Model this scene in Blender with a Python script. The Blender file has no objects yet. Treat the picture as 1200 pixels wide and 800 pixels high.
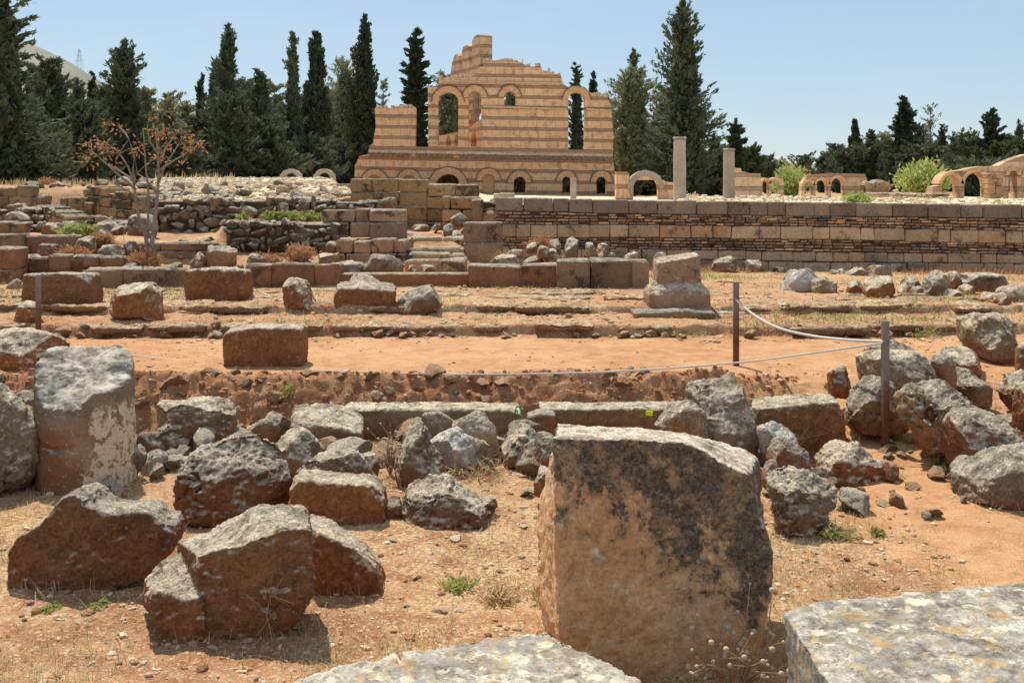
import bpy, bmesh, math, random
import numpy as np
from mathutils import Vector

# ------------------------------------------------------------------ camera, sky, sun
C = bpy.context.scene.collection
scene = bpy.context.scene
F, EYE, HOR = 1300.0, 2.0, 215.0
cam_d = bpy.data.cameras.new("Camera"); cam = bpy.data.objects.new("Camera", cam_d); C.objects.link(cam)
cam.location = (0, 0, EYE); cam.rotation_euler = (math.radians(90), 0, 0)
cam_d.sensor_width = 36; cam_d.lens = F / 1200 * 36; cam_d.shift_y = -(400 - HOR) / 1200
cam_d.clip_start = 0.05; cam_d.clip_end = 9000
scene.camera = cam
SUN_AZ, SUN_EL = math.radians(-28), math.radians(59)
sv = Vector((math.sin(SUN_AZ) * math.cos(SUN_EL), math.cos(SUN_AZ) * math.cos(SUN_EL), math.sin(SUN_EL)))
sun_d = bpy.data.lights.new("Sun", 'SUN'); sun = bpy.data.objects.new("Sun", sun_d); C.objects.link(sun)
sun_d.energy = 4.1; sun_d.angle = math.radians(0.53); sun_d.color = (1.0, 0.93, 0.80)
sun.rotation_euler = sv.to_track_quat('Z', 'Y').to_euler(); sun.location = (0, 0, 60)
world = bpy.data.worlds.new("World"); scene.world = world; world.use_nodes = True
wn, wl = world.node_tree.nodes, world.node_tree.links
wn.clear()
sky = wn.new('ShaderNodeTexSky'); sky.sky_type = 'NISHITA'; sky.sun_disc = False
sky.sun_elevation = SUN_EL; sky.sun_rotation = SUN_AZ; sky.air_density = 1.0; sky.dust_density = 0.0; sky.ozone_density = 1.0
wbg = wn.new('ShaderNodeBackground'); wout = wn.new('ShaderNodeOutputWorld')
wbg.inputs[1].default_value = 0.085
# thin streaks of cirrus
wtc = wn.new('ShaderNodeTexCoord'); wmap = wn.new('ShaderNodeMapping'); wmap.inputs['Scale'].default_value = (1.6, 1.6, 11)
wmap.inputs['Rotation'].default_value = (0.05, 0.12, 0.3)
wno = wn.new('ShaderNodeTexNoise'); wno.inputs['Scale'].default_value = 1.7; wno.inputs['Detail'].default_value = 7; wno.inputs['Roughness'].default_value = .6
wra = wn.new('ShaderNodeValToRGB'); wra.color_ramp.elements[0].position = .45; wra.color_ramp.elements[1].position = .85
wra.color_ramp.elements[1].color = (.45, .45, .45, 1)
wmx = wn.new('ShaderNodeMix'); wmx.data_type = 'RGBA'; wmx.inputs[7].default_value = (6.0, 7.6, 9.0, 1)
wl.new(wtc.outputs['Generated'], wmap.inputs[0]); wl.new(wmap.outputs[0], wno.inputs['Vector']); wl.new(wno.outputs['Fac'], wra.inputs[0])
wra.color_ramp.elements[0].color = (.5, .5, .5, 1); wra.color_ramp.elements[1].color = (.8, .8, .8, 1); wl.new(wra.outputs[0], wmx.inputs[0]); wtn = wn.new('ShaderNodeMix'); wtn.data_type = 'RGBA'; wtn.blend_type = 'MULTIPLY'; wtn.inputs[0].default_value = 1.0; wtn.inputs[7].default_value = (.84, .89, .98, 1)
wl.new(sky.outputs[0], wtn.inputs[6]); wl.new(wtn.outputs[2], wmx.inputs[6]); wl.new(wmx.outputs[2], wbg.inputs[0]); wl.new(wbg.outputs[0], wout.inputs[0])
scene.view_settings.view_transform = 'Standard'; scene.view_settings.look = 'None'
scene.view_settings.exposure = 0.24; scene.view_settings.gamma = 1.0; scene.view_settings.use_curve_mapping = False
scene.cycles.max_bounces = 8; scene.cycles.diffuse_bounces = 4; scene.cycles.transparent_max_bounces = 8

rng = np.random.default_rng(7); random.seed(7)

# ------------------------------------------------------------------ noise
def _h(ix, iy, iz):
    h = (ix.astype(np.uint32) * np.uint32(374761393)) ^ (iy.astype(np.uint32) * np.uint32(668265263)) ^ (iz.astype(np.uint32) * np.uint32(2246822519))
    h = (h ^ (h >> np.uint32(13))) * np.uint32(1274126177)
    h = (h ^ (h >> np.uint32(16))) * np.uint32(2654435761)
    return ((h >> np.uint32(8)) & np.uint32(0xFFFF)).astype(np.float64) / 32767.5 - 1.0
def vnoise(p):
    p = np.asarray(p, float); i = np.floor(p).astype(np.int64); f = p - i
    f = f * f * f * (f * (f * 6 - 15) + 10)
    x, y, z = i[:, 0], i[:, 1], i[:, 2]; r = 0
    for dx in (0, 1):
        wx = f[:, 0] if dx else 1 - f[:, 0]
        for dy in (0, 1):
            wy = f[:, 1] if dy else 1 - f[:, 1]
            for dz in (0, 1):
                wz = f[:, 2] if dz else 1 - f[:, 2]
                r = r + wx * wy * wz * _h(x + dx, y + dy, z + dz)
    return r
def fbm(p, octv=4, gain=.5):
    p = np.asarray(p, float); a, s, r = 1.0, 0, 0
    for k in range(octv):
        r = r + a * vnoise(p * 2.03 ** k + 17.3 * k); s += a; a *= gain
    return r / s
def ridged(p, octv=3):
    p = np.asarray(p, float); a, s, r = 1.0, 0, 0
    for k in range(octv):
        r = r + a * (1 - 2 * np.abs(vnoise(p * 2.1 ** k + 9.7 * k))); s += a; a *= .5
    return r / s
def sstep(a, b, x):
    t = np.clip((np.asarray(x, float) - a) / (b - a), 0, 1); return t * t * (3 - 2 * t)

# ------------------------------------------------------------------ mesh helpers
def mesh_np(name, V, quads=None, tris=None, smooth=False, tone=None):
    me = bpy.data.meshes.new(name); V = np.asarray(V, np.float32)
    q = np.asarray(quads if quads is not None else np.zeros((0, 4)), np.int32).reshape(-1, 4)
    t = np.asarray(tris if tris is not None else np.zeros((0, 3)), np.int32).reshape(-1, 3)
    me.vertices.add(len(V)); me.vertices.foreach_set("co", V.ravel())
    idx = np.concatenate([q.ravel(), t.ravel()]); tot = np.concatenate([np.full(len(q), 4), np.full(len(t), 3)]).astype(np.int32)
    st = np.concatenate([[0], np.cumsum(tot)[:-1]]).astype(np.int32) if len(tot) else np.zeros(0, np.int32)
    me.loops.add(len(idx)); me.loops.foreach_set("vertex_index", idx.astype(np.int32))
    me.polygons.add(len(tot)); me.polygons.foreach_set("loop_start", st)
    me.polygons.foreach_set("use_smooth", np.full(len(tot), smooth))
    me.update(calc_edges=True)
    if tone is not None:
        a = me.attributes.new("tone", 'FLOAT_COLOR', 'POINT'); c = np.ones((len(V), 4), np.float32)
        tone = np.asarray(tone, np.float32); c[:, :3] = tone if tone.ndim == 2 else tone[:, None]
        a.data.foreach_set("color", c.ravel())
    return me
class Acc:
    """collects pieces of ONE mesh"""
    def __init__(s): s.V, s.Q, s.T, s.A, s.n = [], [], [], [], 0
    def add(s, V, Q=None, T=None, tone=1.0):
        V = np.asarray(V, float); s.V.append(V)
        if Q is not None and len(Q): s.Q.append(np.asarray(Q) + s.n)
        if T is not None and len(T): s.T.append(np.asarray(T) + s.n)
        tt = np.asarray(tone, float)
        s.A.append(np.broadcast_to(tt if tt.ndim else np.array([tone] * 3), (len(V), 3)) if tt.ndim < 2 else tt); s.n += len(V)
    def mesh(s, name, smooth=False, origin=(0, 0, 0)):
        return mesh_np(name, np.concatenate(s.V) - np.array(origin), np.concatenate(s.Q) if s.Q else None, np.concatenate(s.T) if s.T else None, smooth, np.concatenate(s.A))
def tagp(o, label=None, cat=None, group=None, kind=None):
    if label: o["label"] = label
    if cat: o["category"] = cat
    if group: o["group"] = group
    if kind: o["kind"] = kind
    return o
def link(name, me, mat, loc=(0, 0, 0), parent=None):
    o = bpy.data.objects.new(name, me); C.objects.link(o)
    if mat: me.materials.append(mat)
    if parent is not None: o.parent = parent
    else: o.location = loc
    return o
def empty(name, loc, label, cat, group=None):
    o = bpy.data.objects.new(name, None); C.objects.link(o); o.location = loc; o.empty_display_size = .2
    return tagp(o, label, cat, group, 'thing')
def tube(pts, rad, sides=6, cap=True):
    pts = np.asarray(pts, float); n = len(pts); rad = np.broadcast_to(np.asarray(rad, float), (n,))
    d = np.gradient(pts, axis=0); d /= np.linalg.norm(d, axis=1)[:, None] + 1e-9
    ref = np.where(np.abs(d[:, 2:3]) < .9, np.array([[0, 0, 1.0]]), np.array([[1.0, 0, 0]]))
    a = np.cross(d, ref); a /= np.linalg.norm(a, axis=1)[:, None] + 1e-9; b = np.cross(d, a)
    th = np.arange(sides) * 2 * math.pi / sides
    V = (pts[:, None, :] + rad[:, None, None] * (np.cos(th)[None, :, None] * a[:, None, :] + np.sin(th)[None, :, None] * b[:, None, :])).reshape(-1, 3)
    i = np.arange(n - 1)[:, None] * sides; j = np.arange(sides)[None, :]; k = (j + 1) % sides
    Q = np.stack([i + j, i + sides + j, i + sides + k, i + k], -1).reshape(-1, 4)
    T = np.zeros((0, 3), int)
    if cap:
        V = np.concatenate([V, pts[:1], pts[-1:]]); jj = np.arange(sides); kk = (jj + 1) % sides
        T = np.concatenate([np.stack([jj, kk, np.full(sides, n * sides)], -1), np.stack([(n - 1) * sides + kk, (n - 1) * sides + jj, np.full(sides, n * sides + 1)], -1)])
    return V, Q, T
# chamfered box template
_cv, _id = [], {}
for sx in (-1, 1):
    for sy in (-1, 1):
        for sz in (-1, 1):
            for ax in range(3):
                _id[(sx, sy, sz, ax)] = len(_cv); _cv.append((sx, sy, sz, ax))
_cq, _ct = [], []
for ax in range(3):
    o1, o2 = (ax + 1) % 3, (ax + 2) % 3
    for s in (-1, 1):
        f = []
        for a, b in ((-1, -1), (1, -1), (1, 1), (-1, 1)):
            c = [0, 0, 0]; c[ax] = s; c[o1] = a; c[o2] = b; f.append(_id[(*c, ax)])
        _cq.append(f if s > 0 else f[::-1])
for ax in range(3):
    o1, o2 = (ax + 1) % 3, (ax + 2) % 3
    for a in (-1, 1):
        for b in (-1, 1):
            def K(t, which):
                c = [0, 0, 0]; c[ax] = t; c[o1] = a; c[o2] = b; return _id[(*c, which)]
            f = [K(-1, o1), K(1, o1), K(1, o2), K(-1, o2)]
            _cq.append(f if a * b < 0 else f[::-1])
for sx in (-1, 1):
    for sy in (-1, 1):
        for sz in (-1, 1):
            f = [_id[(sx, sy, sz, 0)], _id[(sx, sy, sz, 1)], _id[(sx, sy, sz, 2)]]
            _ct.append(f if sx * sy * sz > 0 else f[::-1])
_cv = np.array(_cv); _cq = np.array(_cq); _ct = np.array(_ct)
# orient faces outward
_tv = _cv[:, :3] * (.8 + .2 * (np.arange(3)[None, :] == _cv[:, 3:4]))
for arr in (_cq, _ct):
    for r in range(len(arr)):
        p = _tv[arr[r]]; nrm = np.cross(p[1] - p[0], p[2] - p[0])
        if nrm.dot(p.mean(0)) < 0: arr[r] = arr[r][::-1].copy()
def cbox(c, h, ch=.02, rot=0.0, jit=0.0):
    h = np.asarray(h, float); full = _cv[:, :3] * h; ch = min(ch, h.min() * .6)
    on = np.arange(3)[None, :] == _cv[:, 3:4]
    V = np.where(on, full, _cv[:, :3] * (h - ch))
    if jit: V = V + jit * h.min() * vnoise(V * 2.1 / h.max() + np.array(c) * 3.7)[:, None] * np.sign(V)
    if rot:
        cs, sn = math.cos(rot), math.sin(rot); V = np.stack([V[:, 0] * cs - V[:, 1] * sn, V[:, 0] * sn + V[:, 1] * cs, V[:, 2]], -1)
    return V + np.asarray(c, float), _cq, _ct

# ------------------------------------------------------------------ terrain shape
Y0_ = [-30, 8.55, 9.15, 9.45, 9.52, 12.0, 12.04, 12.93, 12.97, 15.2]; Z0_ = [0, 0, -.08, .27, .33, .35, .455, .475, .56, .57]
LEFTS = [(-9, Y0_ + [15.7, 17.2, 17.6, 19.4, 23.05, 23.7, 27, 100, 4000], Z0_ + [.62, .76, 1.08, 1.14, 1.20, 1.88, 1.95, 1.98, 1.98]),
         (-.325, Y0_ + [15.7, 17.0, 17.3, 20.3, 20.8, 23, 27, 32, 40, 100, 4000], Z0_ + [.62, .76, 1.0, 1.12, 1.66, 1.76, 1.98, 2.14, 2.08, 2.0, 1.98]),
         (-.262, Y0_ + [15.7, 17.2, 18.5, 18.85, 20.5, 21.0, 23, 27, 32, 40, 100, 4000], Z0_ + [.62, .74, .85, 1.32, 1.34, 1.66, 1.76, 1.98, 2.14, 2.08, 2.0, 1.98]),
         (-.16, Y0_ + [15.7, 17.5, 18.7, 21.7, 22.1, 27, 100, 4000], Z0_ + [.62, .74, 1.04, 1.10, 1.66, 1.90, 1.9, 1.9])]
YR = np.array([-30, 8.55, 9.15, 9.45, 9.52, 12.0, 12.04, 12.93, 12.97, 15, 19.5, 19.8, 20.0, 30, 45, 100, 4000.])
ZR = np.array([0, 0, -.08, .27, .33, .35, .455, .475, .56, .57, .54, .54, 1.5, 1.40, 1.22, 1.2, 1.3])
YP = np.array([-30, 6.2, 8, 10, 11.6, 12.0, 12.04, 12.93, 12.97, 15, 19.5, 19.8, 20.0, 26, 34, 40, 50, 100, 4000.])
ZP = np.array([0, 0, .07, .32, .345, .35, .455, .475, .56, .57, .54, .54, 1.5, 1.60, 1.69, 1.42, 1.22, 1.2, 1.3])
def ground_z(x, y, detail=True):
    x = np.atleast_1d(np.asarray(x, float)); y = np.atleast_1d(np.asarray(y, float))
    p2 = np.stack([x, y, 0 * x], -1)
    wv = vnoise(np.stack([x * .9, 0 * x + 3.3, 0 * x], -1)) * .13 + vnoise(np.stack([x * 4.1, 0 * x + 8.3, 0 * x], -1)) * .05
    yy = y + wv * sstep(11.2, 11.8, y) * (1 - sstep(13.4, 14.4, y)) + wv * .8 * sstep(8.3, 8.8, y) * (1 - sstep(9.8, 10.3, y))
    u = x / np.maximum(y, 1)
    zl = np.interp(yy, LEFTS[0][1], LEFTS[0][2])
    for ue, ya, za in LEFTS[1:]:
        k = sstep(ue - .006, ue + .006, u); zl = zl * (1 - k) + np.interp(yy, ya, za) * k
    zr, zp = np.interp(yy, YR, ZR), np.interp(yy, YP, ZP)
    wb = sstep(1.9, 2.9, x) * (y < 15) + (y >= 15) * sstep(.135, .155, u); zr = zr * (1 - wb) + zp * wb
    zr = zr - .0125 * np.clip(x, 0, 12) * sstep(15, 19, y)
    w = sstep(-.055, -.02, u); z = zl * (1 - w) + zr * w
    if detail:
        bank = sstep(8.9, 9.15, y) * (1 - sstep(9.55, 9.7, y)) * (1 - wb)
        pth = sstep(9.6, 9.8, y) * (1 - sstep(11.8, 12.0, y))
        amp = .022 * (1 - .7 * pth)
        far = np.clip(y / 30, 1, 8)
        z = z + amp * far * fbm(p2 * 1.7 / far[:, None], 3) + (.009 * fbm(p2 * 14, 3) + .008 * ridged(p2 * 5.5 + 31, 3)) * (1 - .6 * pth) * (y < 25)
        z = z + bank * (.06 * ridged(np.stack([x * 4, y * 4, z * 5], -1), 3) + .035 * ridged(np.stack([x * 13, y * 13, z * 9], -1), 2))
        stp = sstep(11.9, 12.1, y) * (1 - sstep(13.1, 13.5, y)); z = z + stp * .03 * ridged(p2 * 3.3, 2)
    return z
def gz(x, y): return float(ground_z([x], [y], False)[0])
_Ys = 3.0 * (60 / 3.0) ** (np.arange(1400) / 1399)
def hit(px, row):
    x = (px - 600) / F * _Ys; z = EYE - (row - HOR) / F * _Ys; b = z <= ground_z(x, _Ys, False)
    return float(_Ys[np.argmax(b)]) if b.any() else 60.0
def W(px, row, Y): return np.array([(px - 600) / F * Y, Y, EYE - (row - HOR) / F * Y])
# ------------------------------------------------------------------ materials
class N:
    def __init__(s, name):
        s.m = bpy.data.materials.new(name); s.m.use_nodes = True; s.t = s.m.node_tree; s.t.nodes.clear()
        s.out = s.n('ShaderNodeOutputMaterial'); s.b = s.n('ShaderNodeBsdfPrincipled'); s.l(s.b.outputs[0], s.out.inputs[0])
        s.b.inputs['Roughness'].default_value = .92; s.b.inputs['Specular IOR Level'].default_value = .18
    def n(s, ty): return s.t.nodes.new(ty)
    def l(s, a, b): s.t.links.new(a, b)
    def put(s, sock, v):
        if isinstance(v, bpy.types.NodeSocket): s.l(v, sock)
        elif v is not None:
            if sock.type == 'RGBA' and len(v) == 3: v = (*v, 1)
            sock.default_value = v
    def noise(s, vec, scale, detail=5, rough=.55, dist=0):
        k = s.n('ShaderNodeTexNoise'); s.put(k.inputs['Vector'], vec); k.inputs['Scale'].default_value = scale
        k.inputs['Detail'].default_value = detail; k.inputs['Roughness'].default_value = rough; k.inputs['Distortion'].default_value = dist
        return k.outputs['Fac']
    def voro(s, vec, scale, feat='F1', out='Distance', rand=1.0):
        k = s.n('ShaderNodeTexVoronoi'); k.feature = feat; s.put(k.inputs['Vector'], vec); k.inputs['Scale'].default_value = scale
        k.inputs['Randomness'].default_value = rand
        return k.outputs[out]
    def math(s, op, a, b=0.0, c=None, clamp=False):
        k = s.n('ShaderNodeMath'); k.operation = op; k.use_clamp = clamp; s.put(k.inputs[0], a); s.put(k.inputs[1], b)
        if c is not None: s.put(k.inputs[2], c)
        return k.outputs[0]
    def ramp(s, v, a, b, lo=0.0, hi=1.0, smooth=True):
        k = s.n('ShaderNodeMapRange'); k.interpolation_type = 'SMOOTHSTEP' if smooth else 'LINEAR'; s.put(k.inputs[0], v)
        for i, q in zip((1, 2, 3, 4), (a, b, lo, hi)): s.put(k.inputs[i], q)
        return k.outputs[0]
    def mix(s, f, a, b, mode='MIX'):
        k = s.n('ShaderNodeMix'); k.data_type = 'RGBA'; k.blend_type = mode; s.put(k.inputs[0], f); s.put(k.inputs[6], a); s.put(k.inputs[7], b)
        return k.outputs[2]
    def vmath(s, op, a, b=None, sc=None):
        k = s.n('ShaderNodeVectorMath'); k.operation = op; s.put(k.inputs[0], a)
        if b is not None: s.put(k.inputs[1], b)
        if sc is not None: s.put(k.inputs['Scale'], sc)
        return k.outputs[0]
    def sep(s, v):
        k = s.n('ShaderNodeSeparateXYZ'); s.put(k.inputs[0], v); return k.outputs
    def comb(s, x, y, z):
        k = s.n('ShaderNodeCombineXYZ'); s.put(k.inputs[0], x); s.put(k.inputs[1], y); s.put(k.inputs[2], z); return k.outputs[0]
    def attr(s, name):
        k = s.n('ShaderNodeAttribute'); k.attribute_name = name; return k.outputs['Color']
    def bump(s, h, strength=.5, dist=.02, nrm=None):
        k = s.n('ShaderNodeBump'); k.inputs['Strength'].default_value = strength; k.inputs['Distance'].default_value = dist
        s.put(k.inputs['Height'], h)
        if nrm is not None: s.put(k.inputs['Normal'], nrm)
        return k.outputs[0]
    def obj(s): return s.n('ShaderNodeTexCoord').outputs['Object']
    def rnd(s): return s.n('ShaderNodeObjectInfo').outputs['Random']
    def done(s, col, bump=None):
        s.put(s.b.inputs['Base Color'], col)
        if bump is not None: s.put(s.b.inputs['Normal'], bump)
        return s.m

def stone_mat(name, c1, c2, top=(.70, .60, .455), red=(.25, .10, .05), dark=(.05, .045, .04), light=(.66, .60, .49),
              redh=.22, red_amt=.8, dark_amt=.6, dark_thr=.56, top_amt=.9, spec=.5, ochre=.12, tone=False, S=1.0, bs=.95, grain=.6):
    m = N(name); o = m.obj(); r = m.rnd()
    vec = m.vmath('ADD', o, m.vmath('SCALE', m.comb(1.0, .7, .4), sc=m.math('MULTIPLY', r, 31.0)))
    n1 = m.noise(vec, 2.2 * S, 5, .6, .4); n2 = m.noise(vec, 8 * S, 8, .68, .3); n3 = m.noise(vec, 60 * S, 6, .7); n4 = m.noise(vec, 19 * S, 8, .68)
    col = m.mix(m.ramp(n1, .35, .65), c1, c2)
    if tone: col = m.mix(1.0, col, m.attr('tone'), 'MULTIPLY')
    z = m.sep(o)[2]
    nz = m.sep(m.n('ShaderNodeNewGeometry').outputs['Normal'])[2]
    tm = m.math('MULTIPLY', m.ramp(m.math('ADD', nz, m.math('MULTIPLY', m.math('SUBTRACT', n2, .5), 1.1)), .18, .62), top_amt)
    hn = m.math('ADD', z, m.math('MULTIPLY', m.math('SUBTRACT', n1, .5), -.5 * redh * 2))
    rm = m.math('MULTIPLY', m.ramp(hn, redh, redh * .1), red_amt)
    col = m.mix(rm, col, m.mix(n4, red, tuple(q * 1.7 for q in red)))
    dm = m.math('MULTIPLY', m.ramp(m.math('ADD', m.math('MULTIPLY', n1, .45), m.math('MULTIPLY', n2, .55)), dark_thr, dark_thr + .07), dark_amt)
    dm = m.math('MULTIPLY', dm, m.math('SUBTRACT', 1.0, m.math('MULTIPLY', rm, .7)))
    col = m.mix(dm, col, dark)
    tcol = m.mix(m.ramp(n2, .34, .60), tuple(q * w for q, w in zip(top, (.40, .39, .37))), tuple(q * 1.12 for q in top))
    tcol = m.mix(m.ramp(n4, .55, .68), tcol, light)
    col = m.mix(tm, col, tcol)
    v = m.voro(vec, 17 * S); sp = m.ramp(m.math('ADD', v, m.math('MULTIPLY', n3, .25)), .36, .26)
    sp = m.math('MULTIPLY', m.math('MULTIPLY', sp, m.ramp(n2, .46, .6)), spec)
    col = m.mix(sp, col, light)
    oc = m.math('MULTIPLY', m.ramp(m.noise(vec, 5.3 * S, 6, .7), .60, .68), ochre)
    col = m.mix(oc, col, (.42, .24, .06))
    gt = m.math('ADD', m.math('MULTIPLY', tm, 1.0 - grain), grain)
    col = m.mix(gt, col, m.mix(m.ramp(n3, .32, .68), (.62, .61, .60), (1.36, 1.36, 1.36)), 'MULTIPLY')
    col = m.mix(gt, col, m.mix(m.ramp(n4, .3, .7), (.70, .69, .68), (1.26, 1.26, 1.26)), 'MULTIPLY')
    col = m.mix(1.0, col, m.mix(r, (.86, .86, .88), (1.12, 1.1, 1.06)), 'MULTIPLY')
    pit = m.ramp(m.voro(vec, 26 * S), .0, .35)
    pc = m.math('MULTIPLY', m.math('MULTIPLY', m.ramp(m.math('ADD', m.voro(vec, 34 * S), m.math('MULTIPLY', n3, .3)), .34, .24), m.ramp(n2, .40, .52)), m.math('ADD', m.math('MULTIPLY', tm, .35), .45)); col = m.mix(m.math('MULTIPLY', pc, grain), col, tuple(1.3 * q for q in dark))
    h = m.math('ADD', m.math('ADD', m.math('MULTIPLY', n2, .8), m.math('MULTIPLY', n3, .35)), m.math('ADD', m.math('MULTIPLY', pit, .18), m.math('ADD', m.math('MULTIPLY', n4, .5), m.math('MULTIPLY', m.noise(vec, 170, 4, .7), .14))))
    return m.done(col, m.bump(h, bs, .05 / S))

M = {}
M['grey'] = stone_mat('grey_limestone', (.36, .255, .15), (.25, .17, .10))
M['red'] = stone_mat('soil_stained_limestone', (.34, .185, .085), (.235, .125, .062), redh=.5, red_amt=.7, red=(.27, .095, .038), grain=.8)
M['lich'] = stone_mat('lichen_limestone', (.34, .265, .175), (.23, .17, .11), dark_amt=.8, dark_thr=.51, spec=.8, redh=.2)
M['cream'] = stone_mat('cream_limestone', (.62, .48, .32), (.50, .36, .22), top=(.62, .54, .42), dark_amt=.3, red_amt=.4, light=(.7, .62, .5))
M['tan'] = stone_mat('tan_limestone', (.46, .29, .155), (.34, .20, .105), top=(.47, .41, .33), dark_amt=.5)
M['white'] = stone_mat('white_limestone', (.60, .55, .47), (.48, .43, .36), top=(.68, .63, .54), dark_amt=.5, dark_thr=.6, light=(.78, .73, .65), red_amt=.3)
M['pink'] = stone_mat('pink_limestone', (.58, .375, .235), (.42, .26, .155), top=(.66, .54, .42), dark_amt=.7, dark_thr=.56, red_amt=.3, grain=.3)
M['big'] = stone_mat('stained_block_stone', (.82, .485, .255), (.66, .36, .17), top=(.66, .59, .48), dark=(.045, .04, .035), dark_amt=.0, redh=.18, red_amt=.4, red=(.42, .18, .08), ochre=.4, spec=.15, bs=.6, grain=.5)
M['slab'] = stone_mat('blotched_slab_stone', (.36, .33, .285), (.29, .255, .21), top=(.56, .50, .41), light=(.78, .69, .54), spec=1.0, ochre=.85, dark_amt=.3, S=.9, bs=.55)
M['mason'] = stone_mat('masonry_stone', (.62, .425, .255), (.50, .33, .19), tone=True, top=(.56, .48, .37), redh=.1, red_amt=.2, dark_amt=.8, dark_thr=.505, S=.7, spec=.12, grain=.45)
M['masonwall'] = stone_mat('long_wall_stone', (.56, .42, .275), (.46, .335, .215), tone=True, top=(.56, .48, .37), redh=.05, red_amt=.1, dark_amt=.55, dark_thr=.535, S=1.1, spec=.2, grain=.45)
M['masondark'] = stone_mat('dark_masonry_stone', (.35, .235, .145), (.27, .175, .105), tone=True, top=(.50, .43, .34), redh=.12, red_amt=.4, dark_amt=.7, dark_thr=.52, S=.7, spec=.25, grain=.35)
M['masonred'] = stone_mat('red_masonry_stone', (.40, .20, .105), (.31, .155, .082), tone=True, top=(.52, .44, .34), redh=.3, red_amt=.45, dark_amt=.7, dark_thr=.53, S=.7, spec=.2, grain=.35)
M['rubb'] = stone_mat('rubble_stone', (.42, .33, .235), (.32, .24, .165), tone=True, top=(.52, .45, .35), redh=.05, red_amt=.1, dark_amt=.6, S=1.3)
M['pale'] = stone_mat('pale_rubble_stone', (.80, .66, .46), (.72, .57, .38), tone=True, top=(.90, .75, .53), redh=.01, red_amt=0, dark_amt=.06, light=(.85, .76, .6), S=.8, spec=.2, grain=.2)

def blotch(key):
    m = M[key]; s = N.__new__(N); s.m = m; s.t = m.node_tree; s.b = next(n for n in s.t.nodes if n.type == 'BSDF_PRINCIPLED'); col = s.b.inputs['Base Color'].links[0].from_socket
    o = s.obj(); w = s.vmath('ADD', o, s.vmath('SCALE', s.comb(s.noise(o, 16, 5, .7), s.noise(o, 17, 5, .7), 0.0), sc=.06)); n2 = s.noise(o, 30, 6, .7)
    def spots(scale, r, keep, c, amt):
        global_col = spots.c; k = s.n('ShaderNodeTexVoronoi'); k.inputs['Scale'].default_value = scale; s.l(w, k.inputs['Vector']); cc = s.sep(k.outputs['Color'])
        f = s.ramp(s.math('ADD', k.outputs['Distance'], s.math('MULTIPLY', s.math('SUBTRACT', n2, .5), .25)), s.math('MULTIPLY', cc[1], r), s.math('MULTIPLY', cc[1], r * .78))
        spots.c = s.mix(s.math('MULTIPLY', s.math('MULTIPLY', f, s.ramp(cc[0], keep, keep + .02)), amt), global_col, c)
    spots.c = s.mix(s.math('MULTIPLY', s.ramp(s.noise(o, 7, 6, .65), .5, .62), .6), col, (.40, .375, .335))
    spots(8, .5, .45, (.50, .30, .12), .6); spots(13, .55, .5, (.34, .27, .17), .7); spots(6.5, .55, .62, (.82, .73, .55), .9); spots(11, .5, .55, (.74, .66, .50), .85); spots(24, .55, .6, (.62, .42, .18), .7); spots(4.0, .42, .78, (.66, .67, .58), .8)
    s.put(s.b.inputs['Base Color'], spots.c)
blotch('slab')
# the foreground block: black crusts running down from its top edge
def big_block_mat():
    m = M['big'].copy(); m.name = 'black_crusted_block_stone'
    s = N.__new__(N); s.m = m; s.t = m.node_tree; s.b = next(n for n in s.t.nodes if n.type == 'BSDF_PRINCIPLED')
    col = s.b.inputs['Base Color'].links[0].from_socket
    o = s.obj(); x, y, z = s.sep(o)
    fr = s.noise(o, 22, 8, .75)
    st = s.noise(s.comb(s.math('MULTIPLY', x, 4.6), s.math('MULTIPLY', y, 4.6), s.math('MULTIPLY', z, 2.5)), 1.0, 10, .78, .5)
    n2 = s.noise(o, 11, 8, .7)
    bias = s.math('ADD', s.math('ADD', s.ramp(z, .25, .95, -.15, .10, False), s.ramp(z, .86, .97, 0, .06)), s.ramp(x, -.35, .36, -.06, .14, False))
    f = s.math('ADD', s.math('ADD', s.math('MULTIPLY', st, .5), s.math('ADD', s.math('MULTIPLY', n2, .25), s.math('MULTIPLY', fr, .25))), bias)
    nz = s.sep(s.n('ShaderNodeNewGeometry').outputs['Normal'])[2]
    mk = s.math('MULTIPLY', s.math('MULTIPLY', s.ramp(f, .52, .575, 0, .94), s.ramp(s.noise(o, 13, 7, .75), .36, .52, .45, 1.0)), s.ramp(nz, .75, .4))
    dk = s.mix(s.ramp(s.noise(o, 60, 6, .7), .35, .7), (.03, .027, .022), (.19, .155, .12))
    c2 = s.mix(mk, col, dk)
    gf = s.math('MULTIPLY', s.ramp(s.math('ADD', f, s.math('MULTIPLY', fr, .2)), .53, .66), s.math('MULTIPLY', s.ramp(nz, .7, .4), .3)); c2 = s.mix(s.math('MULTIPLY', gf, s.math('SUBTRACT', 1.0, mk)), c2, (.20, .15, .105))
    wh = s.math('MULTIPLY', s.ramp(s.noise(o, 34, 6, .72), .57, .64), s.math('MULTIPLY', mk, .75))
    c2 = s.mix(wh, c2, (.34, .32, .28))
    s.put(s.b.inputs['Base Color'], c2); return m
M['bigblock'] = big_block_mat()

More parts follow.
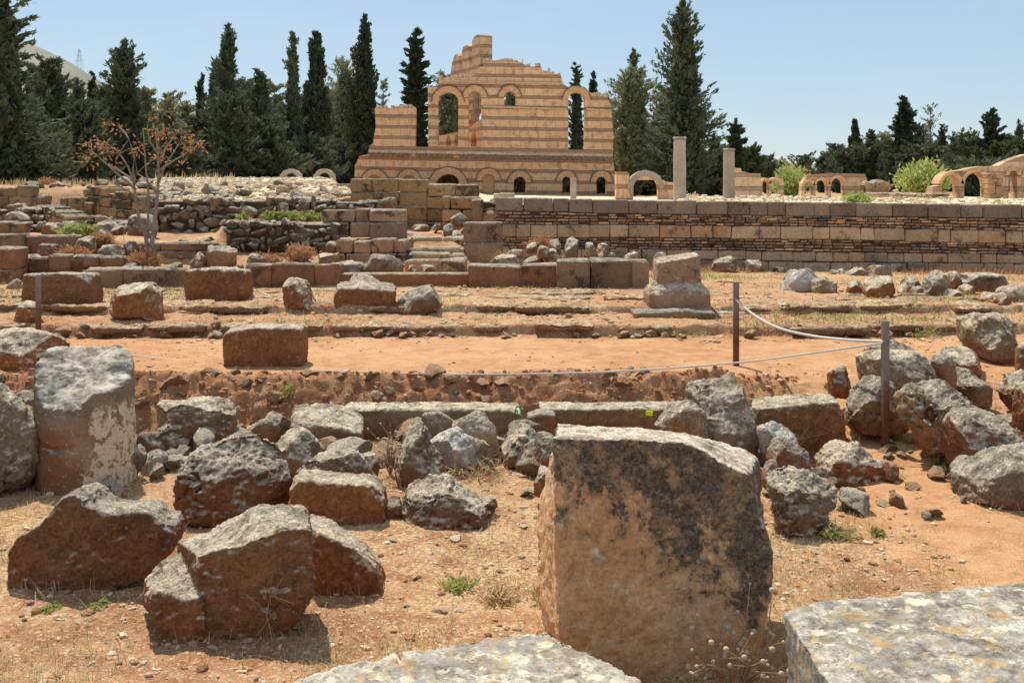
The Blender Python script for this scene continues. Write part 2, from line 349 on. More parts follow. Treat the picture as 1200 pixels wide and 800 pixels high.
def pillar_mat():
    m = N('broken_drum_stone'); o = m.obj(); x, y, z = m.sep(o)
    n1 = m.noise(o, 3, 7, .65, .5); n2 = m.noise(o, 9, 8, .7); n3 = m.noise(o, 60, 5, .65)
    col = m.mix(m.ramp(n1, .4, .62), (.27, .165, .09), (.41, .275, .165))
    # red earth stain low on the drum
    rm = m.ramp(m.math('ADD', z, m.math('MULTIPLY', m.math('SUBTRACT', n1, .5), .9)), .60, .15)
    col = m.mix(m.math('MULTIPLY', rm, m.ramp(x, .18, .05, .1, .9)), col, (.25, .105, .05))
    # grey crust over the upper drum
    gm = m.math('MULTIPLY', m.ramp(m.math('ADD', z, m.math('MULTIPLY', m.math('SUBTRACT', n2, .5), .5)), .42, .56), m.ramp(x, .22, .0, .35, 1))
    col = m.mix(gm, col, m.mix(m.ramp(n2, .35, .65), (.12, .10, .075), (.30, .255, .19)))
    # cream plaster left on one side
    pm = m.math('MULTIPLY', m.ramp(m.math('ADD', x, m.math('MULTIPLY', m.math('SUBTRACT', m.noise(o, 6, 8, .72), .5), .55)), .13, .15), m.ramp(m.noise(m.comb(m.math('MULTIPLY', x, 11), m.math('MULTIPLY', y, 11), m.math('MULTIPLY', z, 5)), 1, 8, .7), .385, .41))
    pm = m.math('MULTIPLY', pm, m.ramp(m.noise(o, 15, 8, .75), .43, .47)); pm = m.math('MULTIPLY', pm, m.ramp(m.math('ADD', z, m.math('MULTIPLY', m.math('SUBTRACT', n2, .5), .35)), .60, .54))
    col = m.mix(pm, col, m.mix(n2, (.80, .65, .47), (.66, .50, .34)))
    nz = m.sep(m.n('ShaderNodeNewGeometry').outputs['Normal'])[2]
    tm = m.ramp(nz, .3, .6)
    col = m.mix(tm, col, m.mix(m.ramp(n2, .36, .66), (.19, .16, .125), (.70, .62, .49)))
    sp = m.ramp(m.voro(o, 24), .2, .12); col = m.mix(m.math('MULTIPLY', sp, .4), col, (.6, .54, .44))
    col = m.mix(1.0, col, m.mix(n3, (.7, .7, .7), (1.28, 1.28, 1.28)), 'MULTIPLY')
    h = m.math('ADD', m.math('MULTIPLY', n2, .8), m.math('ADD', m.math('MULTIPLY', n3, .3), m.math('MULTIPLY', pm, .25)))
    return m.done(col, m.bump(h, .6, .03))
M['pillar'] = pillar_mat()

def ground_mat():
    m = N('red_earth'); o = m.obj(); cov = m.sep(m.attr('tone'))
    n1 = m.noise(o, .9, 6, .6); n2 = m.noise(o, 5, 7, .65, .4); n3 = m.noise(o, 38, 6, .7); n4 = m.noise(o, 130, 4, .7)
    earth = m.mix(m.ramp(m.math('ADD', m.math('MULTIPLY', n2, .55), m.math('MULTIPLY', n1, .45)), .38, .6), (.36, .155, .068), (.58, .325, .165))
    earth = m.mix(m.ramp(n3, .5, .66), earth, (.70, .52, .33))
    path = m.mix(m.ramp(m.math('ADD', m.math('MULTIPLY', n2, .6), m.math('MULTIPLY', n1, .4)), .36, .62), (.47, .225, .10), (.64, .365, .185))
    straw = m.mix(m.ramp(n3, .38, .62), (.40, .225, .10), (.80, .57, .32))
    green = m.mix(m.ramp(n3, .4, .6), (.26, .24, .08), (.50, .43, .18))
    pale = m.mix(m.ramp(n3, .35, .6), (.62, .48, .32), (.88, .73, .52))
    g = m.ramp(m.math('ADD', cov[1], m.math('MULTIPLY', m.math('SUBTRACT', n2, .5), 1.3)), .30, .72)
    col = m.mix(g, earth, m.mix(m.math('MULTIPLY', m.ramp(n1, .52, .66), .35), straw, green))
    p = m.ramp(m.math('ADD', cov[0], m.math('MULTIPLY', m.math('SUBTRACT', n2, .5), .7)), .35, .65)
    col = m.mix(p, col, path)
    col = m.mix(m.ramp(m.math('ADD', cov[2], m.math('MULTIPLY', m.math('SUBTRACT', n2, .5), .5)), .4, .6), col, pale)
    yb = m.sep(o)[1]; bk = m.math('MULTIPLY', m.math('MULTIPLY', m.ramp(yb, 8.95, 9.2), m.ramp(yb, 9.72, 9.5)), m.ramp(m.sep(o)[0], 2.3, 1.7)); col = m.mix(m.math('MULTIPLY', bk, .85), col, m.mix(m.ramp(n2, .35, .65), (.29, .115, .05), (.50, .25, .125)))
    # little stones trodden into the soil
    vd = m.voro(o, 34); vc = m.n('ShaderNodeTexVoronoi'); vc.inputs['Scale'].default_value = 34; m.l(o, vc.inputs['Vector'])
    keep = m.ramp(m.sep(vc.outputs['Color'])[0], .74, .80); peb = m.math('MULTIPLY', m.ramp(vd, .42, .3), keep)
    peb = m.math('MULTIPLY', peb, m.math('SUBTRACT', 1.0, m.math('MULTIPLY', p, .45)))
    col = m.mix(m.math('MULTIPLY', peb, .75), col, m.mix(m.sep(vc.outputs['Color'])[1], (.42, .27, .17), (.74, .62, .47)))
    col = m.mix(1.0, col, m.mix(m.ramp(n4, .3, .7), (.68, .66, .64), (1.26, 1.26, 1.26)), 'MULTIPLY')
    h = m.math('ADD', m.math('MULTIPLY', n3, .7), m.math('ADD', m.math('MULTIPLY', n4, .3), m.math('MULTIPLY', peb, .35)))
    h = m.math('MULTIPLY', h, m.math('SUBTRACT', 1.0, m.math('MULTIPLY', p, .35)))
    return m.done(col, m.bump(h, .75, .03))
M['ground'] = ground_mat()

def leaf_mat(name, c1, c2, trans=.18, S=.6):
    m = N(name); o = m.n('ShaderNodeNewGeometry').outputs['Position']; n = m.noise(o, S, 4, .6); n2 = m.noise(o, S * 9, 3, .6)
    col = m.mix(m.ramp(m.math('ADD', m.math('MULTIPLY', n, .5), m.math('MULTIPLY', n2, .5)), .36, .64), c1, c2)
    m.put(m.b.inputs['Base Color'], col); m.b.inputs['Roughness'].default_value = .7
    tr = m.n('ShaderNodeBsdfTranslucent'); m.put(tr.inputs[0], m.mix(.5, col, tuple(min(1, q * 1.6) for q in c2)))
    mx = m.n('ShaderNodeMixShader'); mx.inputs[0].default_value = trans
    m.l(m.b.outputs[0], mx.inputs[1]); m.l(tr.outputs[0], mx.inputs[2]); m.l(mx.outputs[0], m.out.inputs[0])
    return m.m
M['cyp'] = leaf_mat('dark_cypress_needles', (.042, .060, .032), (.095, .12, .062))
M['con'] = leaf_mat('conifer_needles', (.060, .080, .045), (.15, .175, .10))
M['olive'] = leaf_mat('grey_green_needles', (.16, .18, .09), (.32, .34, .19), .25)
M['ever'] = leaf_mat('mid_green_leaves', (.05, .075, .025), (.11, .14, .05), .25)
M['lime'] = leaf_mat('spring_green_leaves', (.25, .30, .075), (.46, .50, .17), .35)
M['weed'] = leaf_mat('green_weed_leaves', (.20, .24, .06), (.42, .43, .15), .35, 3)
M['green'] = leaf_mat('yellow_green_grass', (.22, .25, .06), (.44, .42, .15), .3, 2)
M['litter'] = leaf_mat('straw_litter', (.34, .20, .10), (.78, .62, .40), .1, 5)
M['straw'] = leaf_mat('dry_straw', (.42, .29, .14), (.70, .54, .30), .15, 3)
M['rust'] = leaf_mat('rusty_orange_leaves', (.34, .15, .06), (.52, .26, .11), .25, 3)
M['reddry'] = leaf_mat('reddish_dry_grass', (.40, .19, .09), (.58, .34, .18), .2, 3)
def plain(name, c, c2=None, S=6, rough=.85, bs=.3):
    m = N(name); o = m.obj(); n = m.noise(o, S, 6, .65); m.b.inputs['Roughness'].default_value = rough
    return m.done(m.mix(m.ramp(n, .35, .65), c, c2 or tuple(q * .7 for q in c)), m.bump(n, bs, .02))
M['bark'] = plain('grey_brown_bark', (.13, .10, .075), (.07, .055, .04), 4)
M['palebark'] = plain('pale_grey_bark', (.34, .28, .22), (.22, .18, .14), 12)
M['rust_iron'] = plain('weathered_iron', (.20, .11, .085), (.30, .20, .16), 25, .7)
def post_mat():
    m = N('rusting_angle_iron'); o = m.obj(); z = m.sep(o)[2]; n = m.noise(o, 14, 7, .7); n2 = m.noise(o, 60, 5, .7); m.b.inputs['Roughness'].default_value = .75
    col = m.mix(m.ramp(m.math('ADD', z, m.math('MULTIPLY', m.math('SUBTRACT', n, .5), .8)), .35, .65), (.15, .065, .035), (.25, .21, .18))
    col = m.mix(m.ramp(n2, .54, .64), col, (.30, .13, .06)); return m.done(col, m.bump(n2, .4, .01))
M['rust_iron'] = post_mat()
M['rope'] = plain('white_rope', (.74, .70, .64), (.60, .55, .48), 60)
M['stalk'] = plain('dry_stalk', (.46, .30, .17), (.34, .20, .11), 20)
M['seed'] = plain('pale_seed_head', (.72, .58, .42), (.52, .36, .22), 60)
M['steel'] = plain('galvanised_steel', (.45, .47, .50), (.38, .40, .43), 3, .5)
M['yellow'] = plain('yellow_tape', (.75, .80, .04), (.62, .70, .03), 20, .6)
M['twine'] = plain('green_twine', (.06, .26, .09), (.10, .34, .14), 40)
M['column'] = stone_mat('column_shaft_stone', (.60, .49, .39), (.50, .39, .30), top=(.62, .54, .44), redh=.01, red_amt=0, dark_amt=.3, dark_thr=.6, S=.5, spec=.05, ochre=.05, grain=.15)

def palace_mat(name='striped_palace_masonry', ash=((.90, .555, .315), (.78, .45, .245)), brk=((.54, .27, .15), (.41, .195, .11)), P=.76, zslope=0.0):
    m = N(name); o = m.obj(); x, y, z = m.sep(o)
    z = m.math('ADD', m.math('ADD', z, m.math('MULTIPLY', x, zslope)), 20.0); z = m.math('ADD', z, m.math('MULTIPLY', m.math('SUBTRACT', m.noise(o, .5, 3, .6), .5), .11))
    xx = m.math('ADD', x, m.math('MULTIPLY', y, .9))
    k = m.math('DIVIDE', z, P); fr = m.math('FRACT', k); fl = m.math('FLOOR', k)
    isb = m.ramp(fr, .695, .705, smooth=False)
    xo = m.math('ADD', xx, m.math('MULTIPLY', fl, 3.37)); zl = m.math('MULTIPLY', fr, P)
    def bricks(w, h, mort, c1, c2, cm):
        b = m.n('ShaderNodeTexBrick'); m.put(b.inputs['Vector'], m.comb(xo, zl, 0.0)); b.inputs['Scale'].default_value = 1
        b.inputs['Brick Width'].default_value = w; b.inputs['Row Height'].default_value = h; b.inputs['Mortar Size'].default_value = mort
        b.inputs['Mortar Smooth'].default_value = .3; b.inputs['Bias'].default_value = -.1
        m.put(b.inputs['Color1'], c1); m.put(b.inputs['Color2'], c2); m.put(b.inputs['Mortar'], cm); return b
    A = bricks(.66, P * .70, .014, ash[0], ash[1], (.50, .31, .18)); B = bricks(.34, P * .30 / 3, .018, brk[0], brk[1], (.50, .34, .22))
    n1 = m.noise(o, .55, 6, .65); n2 = m.noise(o, 3.0, 7, .65); n3 = m.noise(o, 14, 5, .6)
    col = m.mix(isb, A.outputs['Color'], B.outputs['Color'])
    col = m.mix(m.math('MULTIPLY', m.ramp(n2, .48, .66), .55), col, (.33, .19, .11)); col = m.mix(m.math('MULTIPLY', m.ramp(m.noise(m.comb(m.math('MULTIPLY', x, 1.2), y, m.math('MULTIPLY', z, .35)), 1, 6, .7), .56, .68), .45), col, (.24, .16, .11))
    col = m.mix(m.math('MULTIPLY', m.ramp(n1, .55, .7), .35), col, (.62, .47, .33))
    # patchy dark tone along the top of every brick band
    led = m.math('MULTIPLY', m.ramp(fr, .93, .99), m.ramp(n2, .38, .6)); col = m.mix(m.math('MULTIPLY', led, .75), col, (.17, .13, .10))
    col = m.mix(1.0, col, m.mix(n3, (.78, .78, .78), (1.2, 1.2, 1.2)), 'MULTIPLY')
    hh = m.math('SUBTRACT', 1.0, m.math('MULTIPLY', m.mix(isb, A.outputs['Fac'], B.outputs['Fac']), .8))
    prof = m.math('ADD', m.math('MULTIPLY', isb, .9), m.ramp(fr, .02, .0))
    h = m.math('ADD', m.math('ADD', hh, prof), m.math('ADD', m.math('MULTIPLY', n2, .7), m.math('MULTIPLY', n3, .4)))
    return m.done(col, m.bump(h, .7, .10))
M['palace'] = palace_mat(zslope=.016)
M['palacering'] = plain('arch_brick', (.84, .52, .29), (.62, .34, .18), 5, .9, .6)
M['palacewall2'] = palace_mat('striped_side_masonry', ((.78, .52, .33), (.66, .42, .25)), ((.52, .29, .17), (.40, .22, .13)))
M['ruin'] = palace_mat('ruin_masonry', ((.80, .55, .35), (.62, .40, .24)), ((.62, .38, .23), (.42, .26, .165)), .62)
M['ruinplain'] = plain('orange_ruin_masonry', (.66, .42, .255), (.40, .25, .155), 2.6, .9, .8)
M['scallop'] = plain('shadow_and_dirt_dark_tile', (.27, .195, .14), (.16, .12, .09), 6)  # dark colour paints in the shadow and dirt line under the cornice tiles
M['flag'] = stone_mat('sandy_flagstone', (.36, .215, .12), (.28, .16, .09), top=(.66, .47, .29), light=(.74, .58, .38), redh=.03, red_amt=.3, dark_amt=.4, spec=.3, grain=.6)
M['tile'] = plain('cornice_tile', (.76, .54, .36), (.48, .33, .22), 6)
def clod_mat():
    m = N('loose_earth_and_gravel'); o = m.obj(); n = m.noise(o, 40, 6, .7); n2 = m.noise(o, 9, 4, .6)
    col = m.mix(1.0, m.mix(m.ramp(n2, .35, .65), (.62, .58, .54), (.80, .78, .74)), m.attr('tone'), 'MULTIPLY')
    col = m.mix(1.0, col, m.mix(m.ramp(n, .3, .7), (.65, .65, .65), (1.25, 1.25, 1.25)), 'MULTIPLY')
    return m.done(col, m.bump(n, .7, .02))
M['clod'] = clod_mat()
def chip_mat():
    m = N('pale_stone_chip'); o = m.obj(); n = m.noise(o, 5, 6, .7); r = m.rnd()
    return m.done(m.mix(m.ramp(n, .3, .7), m.mix(r, (.52, .36, .22), (.72, .58, .41)), m.mix(r, (.40, .22, .12), (.80, .69, .52))), m.bump(n, .6, .08))
M['chip'] = chip_mat()
def peb_mat(name, a, b, t1, t2):
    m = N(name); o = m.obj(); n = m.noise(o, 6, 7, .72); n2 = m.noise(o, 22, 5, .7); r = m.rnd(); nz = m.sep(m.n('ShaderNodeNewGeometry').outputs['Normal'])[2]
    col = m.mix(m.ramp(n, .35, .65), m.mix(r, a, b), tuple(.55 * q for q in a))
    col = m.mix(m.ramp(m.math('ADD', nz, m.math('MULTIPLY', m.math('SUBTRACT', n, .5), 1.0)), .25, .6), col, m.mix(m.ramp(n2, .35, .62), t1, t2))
    return m.done(col, m.bump(n, .7, .1))
M['pebgrey'] = peb_mat('small_grey_stone', (.36, .28, .19), (.28, .21, .14), (.36, .30, .22), (.68, .58, .44))
M['pebred'] = peb_mat('small_reddish_stone', (.42, .21, .11), (.33, .17, .09), (.44, .25, .14), (.64, .42, .26))
M['hill'] = plain('dry_hillside', (.30, .285, .235), (.22, .215, .17), .012, .95, .0)
# ------------------------------------------------------------------ stone builders
def resample(poly, n):
    p = np.asarray(poly, float); q = np.concatenate([p, p[:1]]); d = np.linalg.norm(np.diff(q, axis=0), axis=1)
    s = np.concatenate([[0], np.cumsum(d)]); t = np.arange(n) / n * s[-1]
    return np.stack([np.interp(t, s, q[:, k]) for k in range(q.shape[1])], -1)
def loft(bm, rings):
    n = len(rings[0]); vs = [[bm.verts.new(p) for p in r] for r in rings]
    for a, b in zip(vs[:-1], vs[1:]):
        for i in range(n): bm.faces.new((a[i], a[(i + 1) % n], b[(i + 1) % n], b[i]))
    for r in (vs[0], vs[-1]):
        c = bm.verts.new(sum((v.co for v in r), Vector()) / n)
        for i in range(n): bm.faces.new((r[i], r[(i + 1) % n], c))
def smooth_np(V, E, k, f=.5):
    deg = np.bincount(E.ravel(), minlength=len(V))[:, None].clip(1)
    for _ in range(k):
        S = np.zeros_like(V)
        for a in range(3): S[:, a] = np.bincount(E[:, 0], V[E[:, 1], a], len(V)) + np.bincount(E[:, 1], V[E[:, 0], a], len(V))
        V = V + f * (S / deg - V)
    return V
def carve(name, lofts, voxel, rough=1.0, sm=2, seed=0.0, origin=None, fine=1.0, chip=1.0, cuts=7, cut=.10):
    """lofts -> one closed weathered stone mesh, origin at its base"""
    bm = bmesh.new()
    for L in lofts: loft(bm, L)
    bmesh.ops.recalc_face_normals(bm, faces=bm.faces); bmesh.ops.triangulate(bm, faces=bm.faces)
    me = bpy.data.meshes.new("tmp"); bm.to_mesh(me); bm.free()
    ob = bpy.data.objects.new("tmp", me); C.objects.link(ob)
    md = ob.modifiers.new("r", 'REMESH'); md.mode = 'VOXEL'; md.voxel_size = voxel
    dg = bpy.context.evaluated_depsgraph_get(); ev = ob.evaluated_get(dg); m2 = bpy.data.meshes.new_from_object(ev)
    bpy.data.objects.remove(ob); bpy.data.meshes.remove(me)
    nv = len(m2.vertices); V = np.empty(nv * 3); m2.vertices.foreach_get("co", V); V = V.reshape(-1, 3)
    E = np.empty(len(m2.edges) * 2, np.int32); m2.edges.foreach_get("vertices", E); E = E.reshape(-1, 2)
    V = smooth_np(V, E, sm)
    size = float(np.sort(np.ptp(V, axis=0))[1]); c0 = V.mean(0); lr = np.random.default_rng(int(seed * 100) + 11)
    for _ in range(cuts):                                     # broken faces
        dr = lr.normal(size=3) * np.array([1, 1, .9]); dr[2] = abs(dr[2]) * (1 if lr.random() < .85 else -.3); dr[1] = -abs(dr[1]) if lr.random() < .65 else dr[1]; dr /= np.linalg.norm(dr)
        q = (V - c0) @ dr; off = q.max() - lr.uniform(.25, 1.15) * cut * size; ex = np.where(q > off, q - off, 0)
        wob = .012 * size * fbm(V * 6 / size + seed, 2); V = V - (ex * np.clip(1 + 0 * wob, 0, 1) - np.where(ex > 0, wob * np.clip(ex / (.03 * size), 0, 1), 0))[:, None] * dr
    m2.vertices.foreach_set("co", V.astype(np.float32).ravel()); m2.update()
    Nn = np.empty(nv * 3); m2.vertex_normals.foreach_get("vector", Nn); Nn = Nn.reshape(-1, 3)
    P = V + seed; tq = vnoise(P * 2.6 / size + 60) * 3.4 + .5 * vnoise(P * 7 / size); tf = np.floor(tq); ter = (tf + sstep(.72, .98, tq - tf)) / 3.4
    d = .045 * size * ter * min(rough, 1.3) ** .5 + .03 * size * fbm(P * 2.3 / size, 3) + .018 * size * ridged(P * 5.5 / size, 3) - .012 * size - .016 * size * ridged(P * 12 / size + 3, 3)
    cr = ridged(P * 9 / size + 40, 2); d = d - chip * .05 * size * sstep(.55, .95, cr) * sstep(.0, .4, vnoise(P * 3.1 / size + 5))
    d = rough * d + fine * (.011 * fbm(P * 24, 4, .65) + .006 * ridged(P * 55, 2)) * min(1, size / .3)
    V = V + Nn * d[:, None]
    if origin is None: origin = np.array([V[:, 0].mean(), V[:, 1].mean(), V[:, 2].min() + .04])
    m2.vertices.foreach_set("co", (V - origin).astype(np.float32).ravel()); m2.name = name
    m2.polygons.foreach_set("use_smooth", np.ones(len(m2.polygons), bool)); m2.materials.clear(); m2.update()
    return m2, origin
_seed = [0.0]
def put_stone(name, label, cat, lofts, Y, mat, group=None, vox=None, **k):
    _seed[0] += 3.71
    pts = np.concatenate([r for L in lofts for r in L]); size = float(np.sort(np.ptp(pts, axis=0))[1])
    v = vox or max(Y * .0017, size / 80)
    me, o = carve(name, lofts, v, seed=_seed[0], **k)
    ob = link(name, me, M[mat], tuple(o)); return tagp(ob, label, cat, group, 'thing')
def base_of(poly):
    p = np.asarray(poly, float); r = p[:, 1].max(); px = p[p[:, 1] > r - .25 * np.ptp(p[:, 1])][:, 0].mean(); return px, r
def to_world(poly, Y): return np.stack([W(a, b, Y) for a, b in poly])
def block(label, front, depth, mat='grey', back=None, bs=.94, dx=0.0, dz=0.0, Y=None, name='stone_block', cat='block', sink=.05, extra=None, n=44, sm=1, group=None, cuts=5, cut=.06, **k):
    """front outline traced at its own distance, real depth behind it"""
    if Y is None: Y = hit(*base_of(front))
    f = resample(to_world(front, Y), n); f[:, 2] -= sink * (f[:, 2] < f[:, 2].min() + .3 * np.ptp(f[:, 2]))
    if back is not None: b = resample(to_world(back, Y + depth), n)
    else: c = f.mean(0); b = (f - c) * bs + c + np.array([dx, depth, dz])
    L = [[f, b]]
    for e in (extra or []):
        ef = resample(to_world(e[0], Y + e[2]), n); eb = resample(to_world(e[1], Y + e[3]), n); L.append([ef, eb])
    return put_stone(name, label, cat, L, Y, mat, group, sm=sm, cuts=cuts, cut=cut, **k)
def boulder(label, out, depth, mat='grey', Y=None, name='boulder', cat='boulder', sink=.05, n=40, sm=1, lean=.35, group=None, ang=False, cuts=14, cut=.13, **k):
    """rounded stone: outline traced at the widest section, front and back swell towards the middle"""
    px, r = base_of(out)
    if Y is None: Y = hit(px, r) + depth * .15
    c = resample(to_world(out, Y), n); c0 = np.array([c[:, 0].mean(), Y, c[:, 2].min()]); c = c0 + (c - c0) * 1.06; h = np.ptp(c[:, 2]); g = c.mean(0); g[2] = c[:, 2].min() + h * lean
    c[:, 2] -= sink * (c[:, 2] < c[:, 2].min() + .25 * h)
    prof = ((-.5, .62), (-.34, .88), (0, 1), (.3, .92), (.5, .6)) if not ang else ((-.5, .74), (-.05, 1), (.5, .78))
    R = []
    for t, s in prof: R.append((c - g) * s + g + np.array([0, t * depth, 0]))
    return put_stone(name, label, cat, [R], Y, mat, group, sm=sm, cuts=cuts, cut=cut, **k)
def plan_slab(label, pts, zt, th, mat, name='stone_slab', cat='slab', n=60, **k):
    p = np.array([[(a - 600) / F * ((EYE - zt) * F / (b - HOR)), (EYE - zt) * F / (b - HOR), zt] for a, b in pts]); p = resample(p, n)
    q = p.copy(); q[:, 2] -= th
    return put_stone(name, label, cat, [[p, q]], float(p[:, 1].mean()), mat, None, cuts=0, **k)

# rock templates for masonry and small loose stones
def ico(sub):
    bm = bmesh.new(); bmesh.ops.create_icosphere(bm, subdivisions=sub, radius=1); V = np.array([v.co[:] for v in bm.verts]); T = np.array([[v.index for v in f.verts] for f in bm.faces]); bm.free(); return V, T
def rock_np(sub, seed, boxy=.35):
    V, T = ico(sub); m = np.abs(V).max(1)[:, None]; V = V * (1 - boxy) + V / m * boxy * .85
    V = V * (1 + .22 * vnoise(V * 1.3 + seed)[:, None] + .11 * ridged(V * 2.9 + seed * 2, 2)[:, None])
    for k in range(9):   # flat broken faces
        nrm = vnoise(np.array([[seed + k, 1.1, 2], [seed + k, 5.3, 7], [3.3, seed + k, 9.9]])); nrm = nrm / (np.linalg.norm(nrm) + 1e-6)
        nrm = np.random.default_rng(int(seed * 97) + k).normal(size=3); nrm /= np.linalg.norm(nrm); d = V @ nrm - np.random.default_rng(int(seed * 31) + k).uniform(.45, .72); V = V - np.where(d > 0, d * .97, 0)[:, None] * nrm
    return V, T
ROCK2 = [rock_np(2, s * 7.3, .72) for s in range(8)]
ROCK3 = [rock_np(3, s * 5.1 + 2, .4) for s in range(8)]
PEB = [rock_np(1, s * 3.7 + 1, .2) for s in range(6)]

def rock_meshes():
    out = []
    for i in range(10):
        V, T = rock_np(4, 40 + i * 4.3, .45); V = V * np.array([1, .8, .62]) * .5
        V = V + .035 * ridged(V * 9 + i, 3)[:, None] * V / np.linalg.norm(V, axis=1)[:, None]
        V[:, 2] -= V[:, 2].min() + .06
        out.append(mesh_np("rock_shape", V, None, T, True))
    return out
RM = rock_meshes()
def small_stone(x, y, s, mat, label, group, name='loose_stone', sq=1.0, z=None, cat='stone'):
    src = RM[rng.integers(10)]; key = src.name + mat
    me = bpy.data.meshes.get(key)
    if me is None: me = src.copy(); me.name = key; me.materials.append(M[mat])
    o = bpy.data.objects.new(name, me); C.objects.link(o)
    o.location = (x, y, (gz(x, y) if z is None else z)); o.rotation_euler = (rng.normal(0, .18), rng.normal(0, .18), rng.uniform(0, 6.28))
    o.scale = (s * rng.uniform(.8, 1.25), s * rng.uniform(.8, 1.2), s * sq * rng.uniform(.75, 1.2))
    return tagp(o, label, cat, group, 'thing')

# ------------------------------------------------------------------ masonry
def frame(x0, x1, Y0, Y1):
    a = np.array([(x0 - 600) / F * Y0, Y0]); b = np.array([(x1 - 600) / F * Y1, Y1]); L = np.linalg.norm(b - a); return a, (b - a) / L, L
def ashlar(label, x0, x1, top, bot, Y, mat='mason', courses=2, wid=(.3, .55), thick=.35, Y1=None, top1=None, ch=.022, jit=.13, cut=None, name='ashlar_wall', cat='wall', tv=.16, tint=(1, 1, 1), proud=.015, pale_top=False, group=None, drop=0):
    """dressed stone wall; courses: count or list of relative heights (top first)"""
    Y1 = Y1 or Y; a, u, L = frame(x0, x1, Y, Y1); zt0 = EYE - (top - HOR) / F * Y; zt1 = EYE - ((top1 if top1 is not None else top) - HOR) / F * Y1
    zb = EYE - (bot - HOR) / F * Y; nrm = np.array([u[1], -u[0]]); ang = math.atan2(u[1], u[0])
    hs = np.array(courses if isinstance(courses, (list, tuple)) else [1] * courses, float); hs /= hs.sum()
    acc = Acc(); H = zt0 - zb; tops = 1 - np.concatenate([[0], np.cumsum(hs)])
    org = np.array([*(a + u * L / 2 - nrm * -thick / 2), zb])
    for ci in range(len(hs)):
        s = -rng.uniform(0, .2)
        while s < L:
            w = rng.uniform(*wid); e = s + w
            if L - e < wid[0] * .5: e = L
            s2, e2 = max(s, 0), min(e, L)
            if e2 - s2 > .04:
                f = ((s2 + e2) / 2) / L; hz = zt0 * (1 - f) + zt1 * f - zb
                z0, z1 = zb + hz * tops[ci + 1], zb + hz * tops[ci]
                if cut and (not cut(f, (z1 - zb) / H)): s = e; continue
                if ci == 0: z1 += rng.normal(0, .012) - (rng.random() < drop) * (z1 - z0) * rng.uniform(.1, .5)
                off = rng.normal(0, .006)
                c2 = a + u * (s2 + e2) / 2 - nrm * (thick / 2 - proud - off)
                V, Q, T = cbox((c2[0], c2[1], (z0 + z1) / 2), ((e2 - s2) / 2 - .004, thick / 2 - rng.uniform(0, .02), (z1 - z0) / 2 - .003), ch, ang, jit)
                t = np.array(tint) * (1 + rng.normal(0, tv)) * np.array([1 + rng.normal(0, .02), 1, 1 + rng.normal(0, .04)])
                acc.add(V, Q, T, np.clip(t, .35, 1.7))
            s = e
    o = link(name, acc.mesh(name, False, org), M[mat], tuple(org)); return tagp(o, label, cat, group, 'thing')
def rubble_wall(label, x0, x1, top, bot, Y, mat='rubb', cell=.17, thick=.5, Y1=None, top1=None, name='rubble_wall', tint=(1, 1, 1), ragged=.06, tv=.2, cat='wall'):
    Y1 = Y1 or Y; a, u, L = frame(x0, x1, Y, Y1); zt0 = EYE - (top - HOR) / F * Y; zt1 = EYE - ((top1 if top1 is not None else top) - HOR) / F * Y1
    zb = EYE - (bot - HOR) / F * Y; nrm = np.array([u[1], -u[0]]); ang = math.atan2(u[1], u[0]); acc = Acc()
    org = np.array([*(a + u * L / 2 + nrm * -thick / 2), zb]); Hm = max(zt0, zt1) - zb
    c2 = a + u * L / 2 - nrm * (thick / 2 + cell * .3)
    V, Q, T = cbox((c2[0], c2[1], zb + (min(zt0, zt1) - zb) / 2 - .03), (L / 2 - .02, thick / 2, (min(zt0, zt1) - zb) / 2 - .02), .02, ang); acc.add(V, Q, T, np.array([.30, .25, .2]))
    nr = max(2, int(round(Hm / (cell * .72))))
    for r in range(nr):
        s = rng.uniform(-.1, .1)
        while s < L:
            w = cell * (rng.uniform(.45, 1.0) if rng.random() < .6 else rng.uniform(1.0, 2.0)); f = min(max((s + w / 2) / L, 0), 1); zt = zt0 * (1 - f) + zt1 * f + ragged * vnoise(np.array([[s * 2.2, Y, r * .1]]))[0]
            h = cell * rng.uniform(.5, 1.1); zc = zb + (r + .5) * Hm / nr + rng.normal(0, .12 * cell)
            if zc + h * .3 < zt and s < L:
                for lay in ((0,) if r < nr - 1 else (0, 1, 2)):
                    V, T = ROCK2[rng.integers(8)]; p = a + u * (s + w / 2) - nrm * (cell * (.22 + .9 * lay) + rng.normal(0, .16 * cell))
                    al = rng.uniform(0, 6.28) * 0 + rng.normal(0, .25); cs, sn = math.cos(al), math.sin(al)
                    Vx = V * np.array([w * .64, cell * .6, h * .66]); Vx = np.stack([Vx[:, 0] * cs - Vx[:, 2] * sn, Vx[:, 1], Vx[:, 0] * sn + Vx[:, 2] * cs], -1)
                    Vw = np.stack([p[0] + Vx[:, 0] * u[0] - Vx[:, 1] * nrm[0], p[1] + Vx[:, 0] * u[1] - Vx[:, 1] * nrm[1], zc + Vx[:, 2]], -1)
                    acc.add(Vw, None, T, np.clip(np.array(tint) * (1 + rng.normal(0, tv)) * np.array([1, 1 + rng.normal(0, .03), 1 + rng.normal(0, .06)]), .4, 1.7))
            s += w * rng.uniform(.85, 1.0)
    o = link(name, acc.mesh(name, False, org), M[mat], tuple(org)); return tagp(o, label, cat, None, 'thing')
